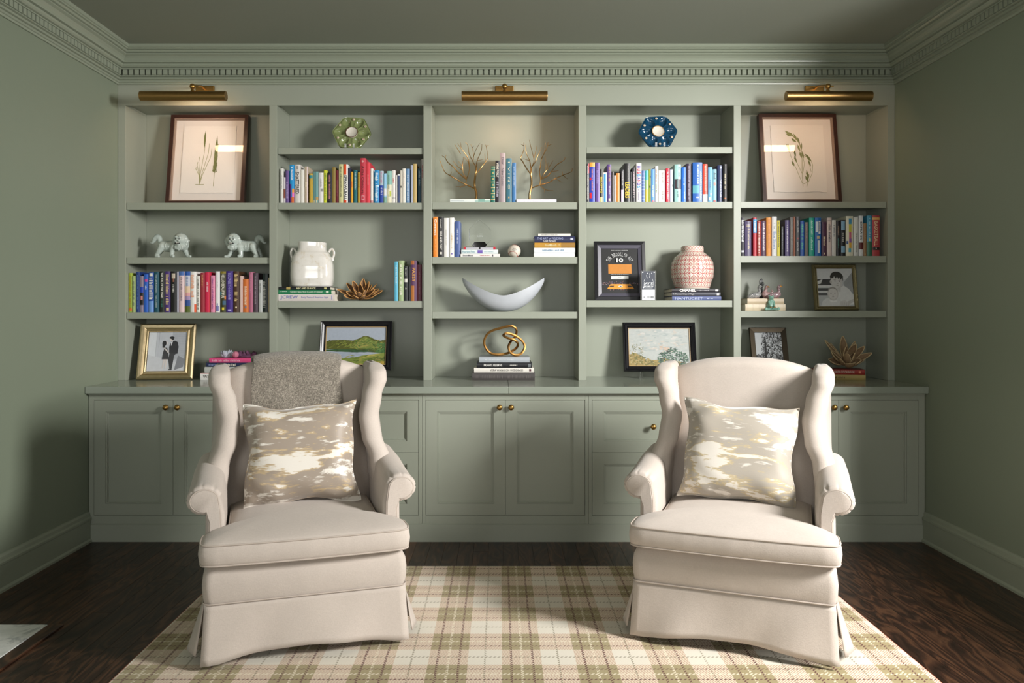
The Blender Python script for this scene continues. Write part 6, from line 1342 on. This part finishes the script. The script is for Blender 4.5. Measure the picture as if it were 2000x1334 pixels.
def bird(label, px, d, zb, base, line, beak, pose):
    t = thing('bird_figurine', label, 'figurine', (PX(px, d), d, zb+.0005), 0, 'porcelain birds on the beige books'); m = M()
    def cap(pts, rs):
        P = smoothpath(pts, 5); n = len(P)
        for j, p in enumerate(P): m.ball(p, lerp_lin([(i/(len(rs)-1), q) for i, q in enumerate(rs)], j/(n-1)), 10, 7)
    if pose == 0:
        cap([(-.052, 0, .014), (-.03, 0, .020), (.0, 0, .024), (.015, 0, .03)], [.010, .017, .021, .016]); cap([(.012, 0, .03), (.018, 0, .05), (.012, -.004, .068), (.016, -.012, .078)], [.014, .009, .009, .012])
        for q in range(3): cap([(-.035+.012*q, -.014, .026), (-.055+.012*q, -.012, .014)], [.007, .003])
    else:
        cap([(.028, 0, .016), (.01, 0, .024), (-.012, 0, .026), (-.018, 0, .036)], [.012, .021, .022, .018]); cap([(-.016, 0, .04), (-.012, -.004, .060), (-.010, -.012, .076)], [.015, .010, .011]); cap([(.02, 0, .03), (.032, 0, .045), (.026, 0, .058)], [.008, .006, .003])
    skin('body', m, fishnet('fishnet_'+base, base, line), t, .0022, 2)
    hd = (.016, -.012, .078) if pose == 0 else (-.010, -.012, .076)
    b = M(); b.tube([(hd[0]+.004, hd[1]-.008, hd[2]), (hd[0]+.014, hd[1]-.018, hd[2]-.006)], [.005, .001], 8); b.build('beak', mat(beak, .25), t, smooth=True)
    e = M(); e.ball((hd[0]-.004, hd[1]-.0105, hd[2]+.004), .002, 6, 4); e.build('eye', mat('0f0f0f', .2), t)
    f = M(); f.ball((0, -.006, .002), (.018, .012, .002), 8, 5); f.build('feet', mat('b0703a', .3), t)
bird('grey fishnet porcelain bird lying on the beige books', 1478, 4.955, Z['bird'], 'd6d6d4', '4a4a4c', '8a8a86', 0)
bird('tall pink fishnet porcelain bird with a gilt head on the beige books', 1499, 4.955, Z['bird'], 'dcc8c4', '8a5050', 'b07a3a', 1)
bird('small pink fishnet porcelain bird with an orange beak on the beige books', 1516, 4.925, Z['bird'], 'd9c0c4', '7a5a60', 'd08a30', 0)
def rabbit():
    d = 5.01; t = thing('rabbit_figurine', 'dark grey long eared porcelain rabbit behind the porcelain birds', 'figurine', (PX(1486, d), d, Z['bird']+.0005)); m = M()
    for p, q in (((0, 0, .02), (.022, .02, .02)), ((0, 0, .05), (.016, .016, .022)), ((.002, -.004, .080), (.014, .014, .014)), ((-.004, .004, .105), (.006, .005, .020)), ((.008, .004, .108), (.007, .005, .022)), ((.004, .003, .122), (.006, .004, .010)), ((.014, 0, .095), (.008, .006, .014))): m.ball(p, q, 12, 8)
    skin('body', m, mat('4f5150', .2, vary=.3, scale=200), t, .0022, 2)
    e = M(); e.ball((.004, -.0175, .083), .002, 6, 4); e.build('eye', mat('0f0f0f', .2), t)
rabbit()
def bear():
    d = 4.876; t = thing('bear_figurine', 'seated mint green porcelain bear with gilt paws before the beige books', 'figurine', (PX(1506, d), d, SHELF[(4, 2)]+.0005)); m = M()
    def cap(a, b, r0, r1):
        for j in range(7): q = j/6; m.ball(Vector(a).lerp(Vector(b), q), r0+(r1-r0)*q, 10, 7)
    m.ball((0, .004, .030), (.027, .022, .030), 14, 10); m.ball((0, 0, .058), (.018, .016, .020), 12, 8); m.ball((0, -.004, .080), (.0165, .015, .014), 12, 8); m.ball((0, -.016, .077), (.009, .007, .007), 10, 6)
    for s in (-1, 1):
        m.ball((s*.013, 0, .093), (.006, .004, .006), 8, 6); cap((s*.015, 0, .012), (s*.038, -.020, .009), .011, .009); m.ball((s*.040, -.024, .012), (.008, .006, .011), 8, 6); cap((s*.016, -.006, .055), (s*.012, -.024, .030), .007, .007)
    skin('body', m, fishnet('fishnet_mint', '9fc4b4', '5f9484', 300), t, .0022, 2)
    f = M()
    for s in (-1, 1): f.ball((s*.012, -.031, .022), (.007, .004, .005), 8, 6)
    f.build('gilt_paw', GOLD, t, smooth=True); f = M()
    for s in (-1, 1): f.ball((s*.006, -.0185, .083), .0018, 6, 4)
    f.build('eye', mat('0f0f0f', .2), t); f = M(); f.ball((0, -.023, .079), (.003, .002, .002), 6, 4); f.build('nose', mat('2a2a2a', .3), t)
bear()
